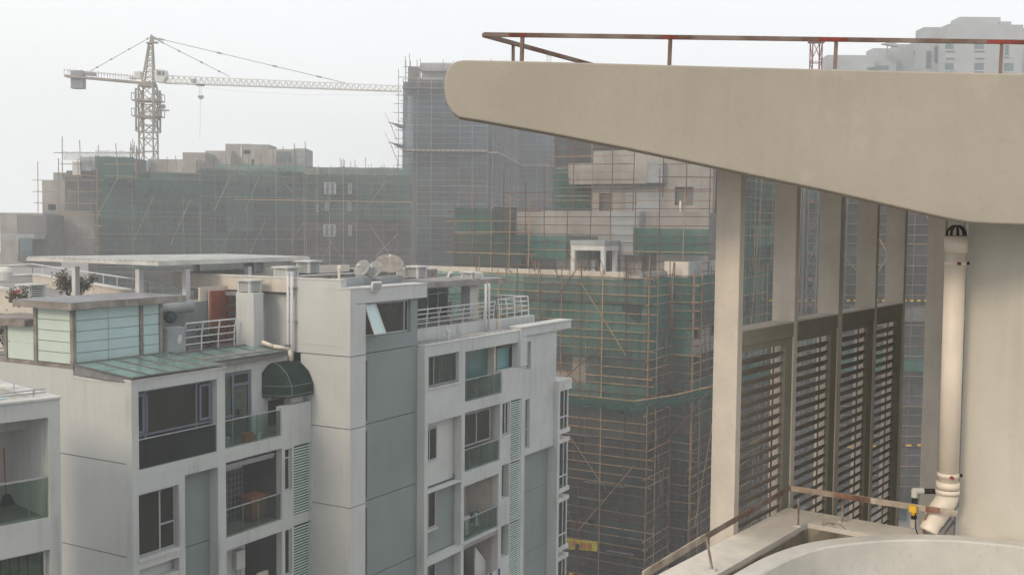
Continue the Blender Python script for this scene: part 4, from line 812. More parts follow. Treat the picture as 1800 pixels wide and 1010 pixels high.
for z in (t0.z-.16, b0.z+.10): ring(pp, Vector((t0.x, t0.y, z)), r_+.005, .035, M['pipe'], 'clip'); q = Vector((t0.x, t0.y, z+.017))-FH*(r_+.015); MB().tube(q-RH*.012, q-RH*.012-FH*.03, .014, 8).build('bolt', M['redp'], pp); q2 = Vector((t0.x, t0.y, z+.017))+RH*(r_+.01)-FH*.02; MB().tube(q2, q2+RH*.015, .014, 8).build('bolt', M['blackiron'], pp)
ring(pp, b0, r_+.012, .06, M['pipe'], 'collar'); ring(pp, b0-UPZ*.045, r_+.014, .04, M['pipe'], 'collar')
e = [b0-UPZ*.05, b0-UPZ*.10-RH*.008, b0-UPZ*.19-RH*.065, b0-UPZ*.27-RH*.115-FH*.01, b0-UPZ*.36-RH*.16-FH*.02]
vs = []; fs = []; nn = 20; ee = smooth([tuple(v) for v in e], 4)
for i, p in enumerate(ee):
    a = Vector(ee[max(0, i-1)]); b = Vector(ee[min(len(ee)-1, i+1)]); d = (b-a).normalized(); u = d.cross(FH).normalized(); v = d.cross(u)
    rr = r_+.006-(.012 if i > 12 else 0)
    for k in range(nn): t = 2*math.pi*k/nn; vs.append(Vector(p)+u*rr*math.cos(t)+v*rr*math.sin(t))
for i in range(len(ee)-1):
    for k in range(nn): j = (k+1) % nn; fs.append((i*nn+k, i*nn+j, (i+1)*nn+j, (i+1)*nn+k))
fs.append(tuple((len(ee)-1)*nn+k for k in range(nn)))
MB().add(vs, fs).build('elbow', M['pipe'], pp, smooth=True)
wi = MB()
for k in range(9): t = 2*math.pi*k/9; a = t0+UPZ*.085+Vector((math.cos(t), math.sin(t), 0))*.078; c = t0+UPZ*.165+Vector((math.cos(t), math.sin(t), 0))*.03; wi.path([a, a.lerp(c, .55)+Vector((math.cos(t), math.sin(t), 0))*.018, c], .0095, 6)
wi.lathe(t0+UPZ*.155, [(.04,0),(.035,.018)], 12); wi.build('leaf_strainer', M['blackiron'], pp)
# small insulated pipe and bottle-yellow tie
sp_ = thing('insulated_pipe', 'small black insulated pipe with a white elbow and yellow tape beside the drainpipe', 'pipe', tuple(onz(1606, 925, 27.4)))
va = onz(1606, 925, 27.4); vt = Vector((va.x, va.y, 0)); zt = onp_(1606, 862, va.dot(E1)).z; pe = onp_(1606, 862, va.dot(E1))
MB().tube((va.x, va.y, 27.4), (va.x, va.y, zt-.05), .024, 12).build('riser', M['blackp'], sp_, smooth=True)
MB().tube((va.x, va.y, zt-.055), (va.x, va.y, zt+.005), .029, 12).tube((va.x, va.y, zt), Vector((va.x, va.y, zt))+RH*.075, .029, 12).lathe((va.x, va.y, zt-.004), [(.029,0),(.028,.018),(.016,.03)], 12).build('elbow', M['cabinet'], sp_)
MB().tube(Vector((va.x, va.y, zt))+RH*.075, Vector((va.x, va.y, zt))+RH*.30, .023, 12).build('branch', M['blackp'], sp_, smooth=True)
MB().tube((va.x, va.y, 27.505), (va.x, va.y, 27.585), .0265, 12).build('tape', M['yellow'], sp_); MB().tube((va.x-.01, va.y, 27.4), (va.x-.01, va.y, 27.47), .03, 10).build('torn_sleeve', M['pipe'], sp_)
q = onz(1606, 925, 27.4); tag(MB().path([q+UPZ*.13-FH*.03, q+UPZ*.01-FH*.04, onz(1612, 936, 27.405), onz(1622, 948, 27.405)], .005, 5).build('cable', M['black']), 'thin black cable running from the small pipe across the ledge', 'cable')
al = MB()
tz = onz(1655, 932, 27.4)
for k in range(3): a = onz(1640+k*10, 934+k*3, 27.4); al.beam(a+UPZ*.012, onz(1664+k*7, 905+k*4, 27.43), .018, .008)
tag(al.build('aluminium_strip', M['metal']), 'bundle of pale aluminium strips lying at the foot of the drainpipe', 'metal strips')
# ---- the tapered canopy beam (parallel to the picture plane, 8.2 m away) and roof deck behind
DB = 8.2
prof = [(815,105.5),(803,107.5),(792,114),(785,125),(781.5,140),(781,156),(783,172),(788,186),(796,198),(806,206),(850,213),(900,222),(950,231),(1000,240.5),(1050,250.5),(1100,260),(1150,270.5),(1200,281),(1260,294),(1320,307),(1380,319.5),(1440,332),(1500,345.5),(1560,359.5),(1610,371),(1650,380),(1680,386.5),(1705,390.5),(1740,392.5),(1800,394.5),(1900,397),(2300,404),(2300,142),(1800,130),(1500,123),(1200,115),(1000,109.5),(900,107)]
pts = [far(x, y, DB) for x, y in prof]
cb = thing('canopy', 'huge tapered cream canopy beam with rounded nose overhanging the louvre screen', 'canopy', tuple(far(1300, 250, DB)))
MB().prism(pts, FH*.20).build('beam', M['beige'], cb, bevel=.012)
zt_ = far(1000, 109.5, DB).z
dk = [far(835, 110, DB+.2), far(2200, 140, DB+.2)]
pA = dk[0]; pB = dk[1]; deck = [pA, pB, pB+E1*14, pA+E1*16]
MB().prism([Vector((v.x, v.y, zt_-.16)) for v in deck], (0, 0, .14)).build('roof_slab', M['cream'], cb)
# roof rail
rr_ = thing('roof_guard_rail', 'rusty red and grey guard rail on top of the canopy beam', 'railing', tuple(far(1200, 60, DB+.1)))
R1, R2_ = far(850, 61, DB+.1), far(2200, 80, DB+.1)
MB().beam(R1, R2_, .03, .031).build('rail', M['rust'], rr_); zr = R1.z
Rb = R1+E1*0; dd = (Vector((math.cos(A-R(32.5)), math.sin(A-R(32.5)), 0)))
MB().beam(R1+UPZ*-.004, R1+dd*9-UPZ*.004, .03, .030).build('rail', M['rust'], rr_)
for (x0, y0, x1, y1) in ((1178.5, 67, 1176.5, 113), (918.5, 63, 917, 108), (1470, 73, 1467.5, 119), (1761, 78, 1758, 131)): MB().beam(far(x0, y0, DB+.1), far(x1, y1+2, DB+.1), .024, .024).build('post', M['rust'], rr_)
pp_ = R1+dd*.42; MB().beam(pp_, Vector((pp_.x, pp_.y, zt_-.03)), .02, .02).build('post', M['rust'], rr_)
for (a, b) in ((895, 925), (1164, 1190), (1440, 1490), (1735, 1900)): y = 61+(a-850)*.0141; MB().beam(far(a, y, DB+.085), far(b, y+(b-a)*.0141, DB+.085), .006, .027).build('primer_patch', M['redp'], rr_)
# ================================================================ BUILDING SITE
ucyl = {}
def unit(mname):
    if mname not in ucyl:
        ucyl[mname] = mesh_of(MB().tube((0,0,0), (0,0,1), 1, 5), 'pole', M[mname])
    return ucyl[mname]
def pole(par, a, b, r, mname, name='pole'):
    a = Vector(a); b = Vector(b); d = b-a; o = link(bpy.data.objects.new(name, unit(mname))); o.parent = par; o.location = a-wloc(par)
    o.rotation_mode = 'QUATERNION'; o.rotation_quaternion = d.to_track_quat('Z', 'Y'); o.scale = (r, r, d.length); return o
def facade_n(a, b):     # unit normal of the wall a->b that faces the camera
    d = (b-a); n = Vector((d.y, -d.x, 0)).normalized(); return n if n.dot(CAM-a) > 0 else -n
def net(par, a, b, z0, z1, off, mname, amp=.14, sag=.10, name='netting_sheet', nx=None, nz=3):
    a = Vector((a.x,a.y,0)); b = Vector((b.x,b.y,0)); n = facade_n(a, b); L_ = (b-a).length; nx = nx or max(2, int(L_/.75)); vs = []; fs = []
    for i in range(nx+1):
        for j in range(nz+1):
            s = i/nx; t = j/nz; z = z0+(z1-z0)*t
            e = amp*(random.random()-.5)*(1 if 0 < j < nz else .5); sg = -sag*abs(math.sin(s*L_*math.pi/1.5))*(1 if j == nz else .3)
            p = a.lerp(b, s)+n*(off+e); vs.append((p.x, p.y, z+sg+(random.random()-.5)*.06*(j == 0)))
    k = nz+1
    for i in range(nx):
        for j in range(nz): fs.append((i*k+j, (i+1)*k+j, (i+1)*k+j+1, i*k+j+1))
    return MB().add(vs, fs).build(name, M[mname], par, smooth=True)
def scaff(par, a, b, z0, z1, dz, dx, r, off=1.0, ms=('pole',), over=.5, seg=7.0, jit=.05, top=1.2, stuff=False, standards=True):
    a = Vector((a.x,a.y,0)); b = Vector((b.x,b.y,0)); n = facade_n(a, b); L_ = (b-a).length; d = (b-a).normalized(); A_ = a+n*off; B_ = b+n*off
    mb = MB() if stuff else None
    def put(p, q, rr, mm):
        if stuff: mb.tube(p, q, rr, 4)
        else: pole(par, p, q, rr, mm)
    z = z0
    while z < z1:
        k = max(1, int(L_/seg)); 
        for i in range(k):
            s0 = L_*i/k-(over*random.random() if i == 0 else .15); s1 = L_*(i+1)/k+(over*random.random() if i == k-1 else .15); zz = random.gauss(0, jit*.4)
            put(A_+d*s0+UPZ*(z+zz), A_+d*s1+UPZ*(z+zz+random.gauss(0, jit)), r*random.uniform(.85, 1.1), random.choice(ms))
        z += dz
    if standards:
        k = max(1, round(L_/dx))
        for i in range(k+1):
            s = L_*i/k+random.gauss(0, .06); lean = random.gauss(0, .12)
            put(A_+d*s+n*.04+UPZ*(z0-.5), A_+d*(s+lean)+n*.04+UPZ*(z1+random.uniform(.1, top)), r*1.05, random.choice(ms))
    if stuff:
        o = mb.build('pole', M[ms[0]], par, kind='stuff'); return o
def xy(v): return Vector((v.x, v.y, 0))
# ---------------- near scaffolded house (grid parallel to the white block)
X1, YA1, XB1, YC1 = 64.7, 26.65, 68.8, 25.16
mh = thing('unfinished_house', 'raw concrete house wrapped in teal netting behind the white block', 'building under construction', (66, 32, 0))
def mx_(name, m_, *b, par=mh): return MB().box(*b).build(name, m_, par)
# lower mass with openings, set behind the scaffold
lo_h = [(28.2+i*4.4, 30.4+i*4.4, 4.5+j*3.1, 6.4+j*3.1) for i in range(5) for j in range(7)]
MB().wall('x', X1+1.0, .35, YA1+.6, 52, 0, 26.62, lo_h).build('wall', M['conc'], mh)
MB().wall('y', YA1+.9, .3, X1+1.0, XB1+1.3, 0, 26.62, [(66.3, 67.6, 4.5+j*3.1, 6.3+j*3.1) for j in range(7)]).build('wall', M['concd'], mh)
mx_('wall', M['conc'], XB1+1.0, XB1+1.3, YC1+.9, YA1+.9, 0, 26.6); MB().wall('y', YC1+.9, .3, XB1+1.3, 88, 0, 26.6, [(71+i*4, 73+i*4, 3.5+j*3.1, 5.5+j*3.1) for i in range(9) for j in range(7)]).wall('y', YC1+.9, .3, 77, 88, 26.6, 35, [(79+i*4, 81+i*4, 28.2+j*3.1, 30+j*3.1) for i in range(3) for j in range(2)]).build('wall', M['conc'], mh)
mx_('floor_slab', M['concd'], X1+1.5, X1+6, YA1+1.3, 52, 0, 26.2); mx_('inner_wall', M['concd'], 71, 88, YC1+1.6, YC1+1.8, 0, 26.3); mx_('inner_wall', M['concd'], 77.1, 88, YC1+1.5, YC1+1.7, 26.61, 34.9); mx_('terrace', M['conc'], X1+1.0, 74, YA1+.9, 52, 26.3, 26.5)
mx_('parapet', M['cream'], X1+.95, X1+1.25, 28.9, 46, 26.4, 26.95); mx_('parapet', M['conb'], X1+.94, 70.2, YA1+.85, YA1+1.1, 26.63, 26.98); mx_('parapet', M['cream'], 69.6, 69.9, 25.9, 27.6, 26.5, 27.6); mx_('parapet', M['conb'], 69.9, 78, 25.9, 26.1, 26.6, 27.6)
# small portico
a_, b_, e_ = onx(1003, 478, 70), onx(1062, 480, 70), ony(1100, 480, onx(1062, 480, 70).y)
zt1 = 28.93
pt_ = thing('concrete_portico', 'small pale concrete portico on four posts standing on the unfinished terrace', 'portico', (70, 33, 26.5))
for (x, y) in ((70, a_.y-.15), (70, b_.y+.15), (e_.x-.3, b_.y+.15), (e_.x-.3, a_.y-.15), (72.0, b_.y+.15)): MB().box(x, x+.3, y-.15, y+.15, 26.5, zt1-.7).build('post', M['coping'], pt_)
MB().box(70-.02, e_.x+.02, b_.y, a_.y, zt1-.7, zt1-.35).build('beam', M['coping'], pt_); MB().box(70-.06, e_.x+.06, b_.y-.05, a_.y+.05, zt1-.35, zt1).build('beam', M['conb'], pt_)
# set-back upper storeys
MB().wall('x', 73.6, .3, 25.9, 41.5, 26.4, 31.1, [(33.5, 34.8, 26.4, 28.6), (38, 41.2, 26.4, 28.9), (29.8, 31.0, 26.4, 28.7)]).build('wall', M['conc'], mh)
mx_('wall_box', M['conb'], 72.6, 73.6, 30.8, 33.0, 27.9, 31.05)
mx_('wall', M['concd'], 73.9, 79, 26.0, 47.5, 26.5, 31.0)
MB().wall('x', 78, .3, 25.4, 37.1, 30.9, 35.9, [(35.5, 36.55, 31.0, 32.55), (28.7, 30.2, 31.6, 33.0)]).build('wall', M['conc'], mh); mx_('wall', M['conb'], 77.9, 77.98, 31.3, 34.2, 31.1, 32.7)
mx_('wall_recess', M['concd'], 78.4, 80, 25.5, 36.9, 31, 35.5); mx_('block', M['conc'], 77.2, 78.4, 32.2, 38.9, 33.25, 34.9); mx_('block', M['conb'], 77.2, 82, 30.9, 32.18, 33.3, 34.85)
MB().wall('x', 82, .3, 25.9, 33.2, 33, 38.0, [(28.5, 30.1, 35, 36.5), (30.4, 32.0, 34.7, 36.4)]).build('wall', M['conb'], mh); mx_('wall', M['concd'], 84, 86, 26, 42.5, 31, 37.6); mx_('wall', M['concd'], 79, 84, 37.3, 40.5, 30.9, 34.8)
mx_('pipe_post', M['cabinet'], 77.7, 77.85, 29.55, 29.7, 29.0, 32.0)
# scaffolding
sn = thing('scaffolding', 'teal netted tube scaffolding with rusty ledgers beside the white block', 'scaffolding', (X1, 30, 0))
Pa = Vector((X1, 46, 0)); Pb = Vector((X1, YA1, 0)); Pc = Vector((XB1, YA1, 0)); Pd = Vector((XB1, YC1, 0)); Pe = Vector((86, YC1, 0)); Pe2 = Vector((104, YC1, 0))
Z18, ZTOP = 18.75, 26.7
LIFT = 1.78; DZ = LIFT/3
nets_up = ['net_teal', 'net_tl', 'net_gg', 'net_gg', 'net_gg']; 
z = ZTOP; li = 0
zones = []
while z > 4.5:
    z0 = z-LIFT; zones.append((z0, z)); z = z0
random.seed(11)
for li, (z0, z1) in enumerate(zones):
    up_ = z1 > Z18+.3
    for (a, b, w_) in ((Pa, Vector((X1, 36, 0)), 0), (Vector((X1, 36, 0)), Vector((X1, 31.2, 0)), 1), (Vector((X1, 31.2, 0)), Pb, 2), (Pb, Pc, 3), (Pc, Pd, 4), (Pd, Vector((76, YC1, 0)), 5), (Vector((76, YC1, 0)), Pe, 6)):
        if li == 0: m_ = 'net_tl' if w_ < 3 else 'net_teal'
        elif up_: m_ = random.choice(['net_gg', 'net_gg', 'net_tl']) if w_ < 3 else random.choice(['net_teal', 'net_teal', 'net_gg'])
        else: m_ = random.choice(['net_gr', 'net_gr', 'net_gg']) if w_ < 3 else random.choice(['net_gg', 'net_gr', 'net_dk'])
        if li > 0 and random.random() < .05: continue
        net(sn, a, b, z0-.13, z1+.02, -.12-.05*(li % 2), m_, amp=.16)
for (a, b) in ((Vector((X1, 39.5, 0)), Pb), (Pb, Pc), (Pc, Pd), (Pd, Pe)):
    w_ = (b-a).length
    scaff(sn, a, b, zones[-1][0], ZTOP+.05, DZ, 1.52, .036, off=0, ms=('poley', 'poley', 'pole') if a.x < 65 and b.x < 65 else ('pole', 'poley'), seg=13, over=.6)
for (y0, z0, y1, z1) in ((35.2, 22.8, 31.9, 27.0), (38.6, 23, 33.5, 26.2), (31.5, 26.2, 28.2, 21.6), (34.9, 22.4, 31.2, 19.0), (33.6, 17.5, 29.5, 12.6), (31.5, 9.5, 27.5, 14.4), (34.6, 14.7, 30.8, 8.2), (29.8, 22.3, 33, 19.4), (36.5, 17.8, 33.2, 11.5), (33.5, 8.5, 29.7, 11.6), (31.2, 8.8, 28.2, 4.6)):
    pole(sn, (X1-.08, y0, z0), (X1-.08, y1, z1), .034, random.choice(['poley', 'pole', 'poley']), 'brace')
for (x0, z0, x1, z1) in ((66.6, 18, 68.7, 27.6), (67.2, 12, 65.4, 19), (65.2, 9, 68.0, 14.5), (70.4, 26, 71.7, 18), (71.2, 14, 70.3, 22), (69.6, 9.5, 73.5, 17.5), (74, 20, 77, 33), (77.5, 33, 80, 22), (81, 20, 83.5, 34), (70, 14, 71.8, 6)):
    y = YA1-.08 if x1 < 69 else YC1-.08
    pole(sn, (x0, y, z0), (x1, y, z1), .034, random.choice(['poley', 'pole', 'pole']), 'brace')
# projecting catch fan of netting at z 18.7
random.seed(5)
cf_pts = [Vector((X1, 41, 0)), Vector((X1, 34, 0)), Vector((X1, 27.5, 0)), Vector((X1+2, YA1, 0)), Vector((XB1, YC1+.6, 0)), Vector((76, YC1, 0)), Vector((86, YC1, 0))]
cfo = [Vector((X1-1.5, 41, 19.1)), Vector((X1-1.5, 34, 18.9)), Vector((X1-1.4, 27.0, 18.85)), Vector((X1+1.6, YA1-1.3, 19.0)), Vector((XB1+.4, YC1-1.2, 19.3)), Vector((76, YC1-1.5, 19.4)), Vector((86, YC1-1.5, 19.4))]
for i in range(len(cf_pts)-1):
    vs = []; fs = []; n = 8
    for k in range(n+1):
        s = k/n; a = cf_pts[i].lerp(cf_pts[i+1], s)+UPZ*(18.2); b = cfo[i].lerp(cfo[i+1], s)
        for j in range(4): t = j/3; p = a.lerp(b, t); vs.append((p.x, p.y, p.z-.35*math.sin(t*math.pi)-.1*random.random()))
    for k in range(n):
        for j in range(3): fs.append((k*4+j, (k+1)*4+j, (k+1)*4+j+1, k*4+j+1))
    MB().add(vs, fs).build('catch_net', M['net_teal'], sn, smooth=True); pole(sn, cfo[i]+UPZ*.03, cfo[i+1]+UPZ*.03, .045, 'poley', 'catch_pole')
for (x0, y0, z0, x1, y1, z1) in ((67.5, 25.4, 19, 69.3, 25.2, 14.5), (69, 24, 19.2, 68.2, 26, 15.2), (68.6, 23.9, 19.1, 66.6, 26.5, 15.2)): pole(sn, (x0,y0,z0), (x1,y1,z1), .03, 'pole', 'brace')
# torn flaps, boards
for (y, z, s, m_) in ((28.6, 25.0, 1.5, 'net_dk'), (37.2, 24.0, 1.4, 'net_dk'), (27.9, 9.2, 1.2, 'dark'), (37.9, 20.1, 1.0, 'dark'), (30.9, 10.4, .6, 'dark')):
    MB().add([(X1-.02, y, z), (X1-.02, y-s, z), (X1-.02, y-s*.9, z-s*.9), (X1-.02, y-.1, z-s*.35)], [(0,1,2,3)]).build('torn_opening', M[m_], sn)
for (y0, y1, z) in ((31, 28.1, 12.9), (29.3, 27.4, 8.5), (31.5, 29.7, 11.8), (33.7, 30.5, 16.0)): MB().box(X1-.3, X1-.02, y0, y1, z, z+.05).build('plank', M['concd'], sn)
th_ = 26.75
while th_ < 36:
    for a, b in ((Vector((77.5, YC1, 0)), Vector((82, YC1, 0))), (Vector((82, YC1, 0)), Vector((88, YC1, 0)))): net(sn, a, b, th_-.1, th_+1.85, -.1, random.choice(['net_teal', 'net_tl', 'net_gg']), amp=.15)
    th_ += 1.78
scaff(sn, Vector((77.5, YC1, 0)), Vector((88, YC1, 0)), 27, 36, DZ, 1.5, .034, off=0, ms=('pole', 'poley'), seg=20)
# second lift of scaffold round the upper storeys
su = thing('scaffolding', 'open rusty scaffolding in front of the stepped raw concrete upper storeys', 'scaffolding', (72, 32, 26.5))
scaff(su, Vector((72.3, 42, 0)), Vector((72.3, 25.4, 0)), 26.9, 32.6, .62, 1.85, .032, off=0, ms=('pole', 'pole', 'poley', 'pole'), seg=9, top=1.8)
scaff(su, Vector((72.3, 29, 0)), Vector((72.3, 25.4, 0)), 32.6, 37, .9, 1.85, .035, off=0, ms=('pole',), seg=9)
scaff(su, Vector((76.5, 39.8, 0)), Vector((76.5, 33, 0)), 31.1, 37.5, .62, 1.9, .034, off=0, ms=('pole', 'pole', 'poley'), seg=9)
scaff(su, Vector((70.9, 45.5, 0)), Vector((70.9, 39, 0)), 26.2, 31.4, .8, 1.7, .035, off=0, ms=('poley', 'pole'), seg=9, over=1.2)
net(su, Vector((72.5, 31.2, 0)), Vector((72.5, 25.5, 0)), 28.0, 29.9, 0, 'net_teal'); net(su, Vector((72.5, 41.5, 0)), Vector((72.5, 36.6, 0)), 27.4, 29.3, 0, 'net_teal'); net(su, Vector((72.5, 36.6, 0)), Vector((72.5, 34.0, 0)), 27.5, 29.3, 0, 'net_gg')
net(su, Vector((71.1, 45.6, 0)), Vector((71.1, 42, 0)), 29.4, 31.3, 0, 'net_teal'); net(su, Vector((71.1, 45.8, 0)), Vector((71.1, 39.6, 0)), 26.1, 29.3, 0, 'net_gg'); net(su, Vector((71.3, 42.2, 0)), Vector((71.3, 40.3, 0)), 29.2, 31.4, 0, 'net_dk')
net(su, Vector((78.6, 41.0, 0)), Vector((78.6, 37.2, 0)), 31.0, 34.6, 0, 'net_teal'); net(su, Vector((80, 41.6, 0)), Vector((80, 33, 0)), 34.8, 38.6, 0, 'net_gr')
random.seed(21)
for i in range(26):
    y = 26.5+random.random()*14; pole(su, (X1+.3+random.random(), y, 26.4), (X1+.3+random.random()*.4, y+random.gauss(0,.5), 26.9+random.random()*1.4), .026, random.choice(['poley', 'pole']), 'standard_end')
# banner
bn = thing('banner', 'yellow cloth banner with four red Chinese characters tied to the scaffolding', 'banner', (X1-.3, 31.6, 8))
vs = []; fs = []; nx, nz = 16, 4
bl, bt = onx(985, 944, X1-.25), onx(1050, 951, X1-.25); zb0, zb1 = onx(985, 963, X1-.25).z, onx(1050, 968, X1-.25).z
for i in range(nx+1):
    s = i/nx
    for j in range(nz+1):
        t = j/nz; y = bl.y+(bt.y-bl.y)*s; z = (zb0+(bl.z-zb0)*t)*(1-s)+(zb1+(bt.z-zb1)*t)*s; vs.append((X1-.25-.03*math.sin(s*9+t*3), y, z))
for i in range(nx):
    for j in range(nz): fs.append((i*5+j, (i+1)*5+j, (i+1)*5+j+1, i*5+j+1))
MB().add(vs, fs).build('cloth', M['bannery'], bn, smooth=True)
MB().add([(X1-.33, bl.y-1.15, zb0+.15), (X1-.33, bl.y-1.4, zb0+.05), (X1-.33, bl.y-1.5, zb0+.5), (X1-.33, bl.y-1.2, zb0+.55)], [(0,1,2,3)]).build('hole', M['dark'], bn)
tc = bpy.data.curves.new('lettering', 'FONT'); tc.body = '\u6df1\u8868 \u6b49\u610f'; tc.size = .50; tc.extrude = .004; tc.align_x = 'LEFT'; tc.align_y = 'CENTER'
to = bpy.data.objects.new('lettering', tc); link(to); dg = bpy.context.evaluated_depsgraph_get(); me = bpy.data.meshes.new_from_object(to.evaluated_get(dg)); bpy.data.objects.remove(to)
me.materials.clear(); me.materials.append(M['bannerr'])
xs = [v.co.x for v in me.vertices] or [0]; print('TEXT width', min(xs), max(xs), len(me.vertices))
ob = link(bpy.data.objects.new('lettering', me)); ob.parent = bn
ob.matrix_world = Matrix.Identity(4); zc = (bl.z+zb0)/2
dirr = (Vector((0, bt.y-bl.y, (bt.z-bl.z)))).normalized(); nrm = Vector((-1, 0, 0)); upv = nrm.cross(dirr)
mm = Matrix((dirr, upv, nrm)).transposed().to_4x4(); mm.translation = Vector((X1-.30, bl.y-.34, zc+.0))-wloc(bn); ob.matrix_parent_inverse = Matrix.Identity(4); ob.matrix_basis = mm
# striped toe board bits
def striped(par, a, b, h, n, name='toe_board'):
    for i in range(n):
        p = a.lerp(b, i/n); q = a.lerp(b, (i+1)/n); MB().prism([p, q, q+UPZ*h, p+UPZ*h], facade_n(a, b)*.03).build(name, M['yellow' if i % 2 == 0 else 'black'], par)
striped(sn, Vector((X1-.3, 33.4, 6.55)), Vector((X1-.3, 30.6, 6.35)), .18, 8)
# ---------------- scaffolded block seen through the fins (right)
rb = thing('unfinished_block', 'grey netted block seen between the cream fins', 'building under construction', tuple(cf(32, 96, 0)))
q0, q1 = cf(20, 96, 0), cf(41, 96, 0)
def cbx(name, m_, r0, r1, d0, d1, z0, z1, par):
    return MB(lambda v: cf(v[0], v[1], v[2])).box(r0, r1, d0, d1, z0, z1).build(name, m_, par)
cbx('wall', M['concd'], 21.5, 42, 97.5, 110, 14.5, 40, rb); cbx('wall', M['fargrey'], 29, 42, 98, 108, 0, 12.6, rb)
for (px, py) in ((1578, 868), (1578, 900), (1586, 902), (1598, 880)): q = far(px, py, 97.9); MB(lambda v: v).box(q.x-.4, q.x+.4, q.y-.4, q.y+.4, q.z-.5, q.z+.5).build('window', M['farwin'], rb)
sr_ = thing('scaffolding', 'grey and teal netted scaffolding with yellow toe boards behind the louvre screen', 'scaffolding', tuple(cf(32, 95, 0)))
random.seed(31); z = 41.2
while z > 6:
    z0 = z-1.8
    for k in range(5):
        a, b = cf(21.5+k*4, 96, 0), cf(25.5+k*4, 96, 0)
        m_ = random.choice(['net_fr', 'net_gr', 'net_gg', 'net_fr', 'net_teal' if z > 19 else 'net_fr']); net(sr_, a, b, z0-.15, z+.05, 0, m_, nz=2)
    z = z0
net(sr_, cf(29, 95.2, 0), cf(41.5, 95.2, 0), 17.4, 18.4, 0, 'net_teal'); net(sr_, cf(30, 95.8, 0), cf(41.5, 95.8, 0), 21.8, 23.1, 0, 'net_wh')
scaff(sr_, cf(21.5, 95.8, 0), cf(41.5, 95.8, 0), 7, 41, .9, 2.0, .035, off=0, ms=('polef', 'polef', 'poley'), seg=30)
striped(sr_, cf(21.5, 95.5, 23.45), cf(41.5, 95.5, 23.65), .15, 64); striped(sr_, cf(29, 95.5, 10.4), cf(41.5, 95.5, 10.9), .16, 24)
for (x0, z0, x1, z1) in ((31, 24, 34, 29), (28, 29, 31.5, 25), (35, 34, 39, 26), (30, 33, 33, 28)): pole(sr_, cf(x0, 95.4, z0), cf(x1, 95.4, z1), .045, 'poley', 'brace')
# hoist masts in red
def lattice(par, base, top, w_, r, mm, step=None, name='mast', dirs=(RH, FH)):
    u, v = dirs; base = Vector(base); top = Vector(top); H = (top-base).length; d = (top-base).normalized(); step = step or w_; mb = MB()
    cs = [(u*i+v*j)*(w_/2) for i, j in ((-1,-1),(1,-1),(1,1),(-1,1))]
    for c in cs: mb.tube(base+c, top+c, r, 4)
    n = max(1, int(H/step))
    for k in range(n):
        a = base+d*(k*H/n); b = base+d*((k+1)*H/n)
        for i in range(4):
            c0, c1 = cs[i], cs[(i+1) % 4]; mb.tube(a+c0, a+c1, r*.6, 4); mb.tube(a+(c0 if k % 2 else c1), b+(c1 if k % 2 else c0), r*.6, 4)
    return mb.build(name, M[mm], par)
hm = thing('hoist_mast', 'tall red lattice hoist mast rising above the canopy beam', 'mast', tuple(far(1435, 900, 88)))
bq = far(1435, 70, 88); lattice(hm, (bq.x, bq.y, 40), (bq.x, bq.y, bq.z-.2), .75, .06, 'redp', 1.4); lattice(hm, (bq.x, bq.y, 0), (bq.x, bq.y, 40), .75, .06, 'concd', 1.4)
MB().beam(bq-RH*.62-UPZ*.1, bq+RH*.62-UPZ*.1, .5, .35).build('top_frame', M['redp'], hm)
for k in range(7): z = 21.5+k*2.1; MB().box(bq.x-.2, bq.x+.2, bq.y-.2, bq.y+.2, z, z+.28).build('bracket', M['rustp'], hm)
for s in (-.62, .75): MB().beam(Vector((bq.x, bq.y, 8))+RH*s, Vector((bq.x, bq.y, 36))+RH*s, .22, .22).build('guide_rail', M['concd'], hm)
hw = thing('hoist_mast', 'tiny white lattice mast top just visible behind the sloping roof rail', 'mast', tuple(far(965, 300, 230)))
bq = far(965, 97, 230); lattice(hw, (bq.x, bq.y, 28), (bq.x, bq.y, bq.z), .8, .07, 'cranew', 1.4); MB().beam(bq-RH*.5, bq+RH*.5, .5, .3).build('top_frame', M['cranew'], hw)
# ---------------- far left scaffolded block
def fpt(px, D): v = far(px, 400, D); return Vector((v.x, v.y, 0))
fl = thing('unfinished_block', 'long raw concrete block wrapped in dark green netting below the tower crane', 'building under construction', tuple(xy(fpt(400, 142))))
K = [fpt(170, 132), fpt(350, 138), fpt(535, 145), fpt(722, 145)]
def slabw(par, a, b, z0, z1, m_, depth=6, name='wall', shift=0):
    n = facade_n(a, b); a = a-n*shift; b = b-n*shift
    return MB().prism([Vector((a.x,a.y,z0)), Vector((b.x,b.y,z0)), Vector((b.x,b.y,z1)), Vector((a.x,a.y,z1))], -n*depth).build(name, M[m_], par)
def fz(px, py, D): return far(px, py, D).z
def farblock(par, px0, px1, py0, py1, D, m_, depth=5, name='wall'):
    a, b = fpt(px0, D), fpt(px1, D); z1 = fz((px0+px1)/2, py0, D); z0 = fz((px0+px1)/2, py1, D); return slabw(par, a, b, z0, z1, m_, depth, name)
for a, b in zip(K, K[1:]):
    slabw(fl, a, b, 5, fz(400, 305, 140), 'concd', shift=1.5); n_ = facade_n(a, b)
    for k in range(6): z = 20.3+k*3.0; slabw(fl, a+n_*.45, b+n_*.45, z, z+.45, 'conc', .4, 'floor_edge', 1.5)
    L_ = (b-a).length; nw = int(L_/3.6)
    for k in range(5):
        for i in range(nw):
            if random.random() < .75: p = a.lerp(b, (i+.3)/nw)-n_*1.42; q = a.lerp(b, (i+.3)/nw+1.5/L_)-n_*1.42; MB().prism([p+UPZ*(21.3+k*3), q+UPZ*(21.3+k*3), q+UPZ*(23+k*3), p+UPZ*(23+k*3)], n_*-.05).build('window_opening', M['dark'], fl)
farblock(fl, 522, 552, 308, 470, 149.5, 'concd', 3); farblock(fl, 338, 364, 300, 470, 142.5, 'concd', 3)
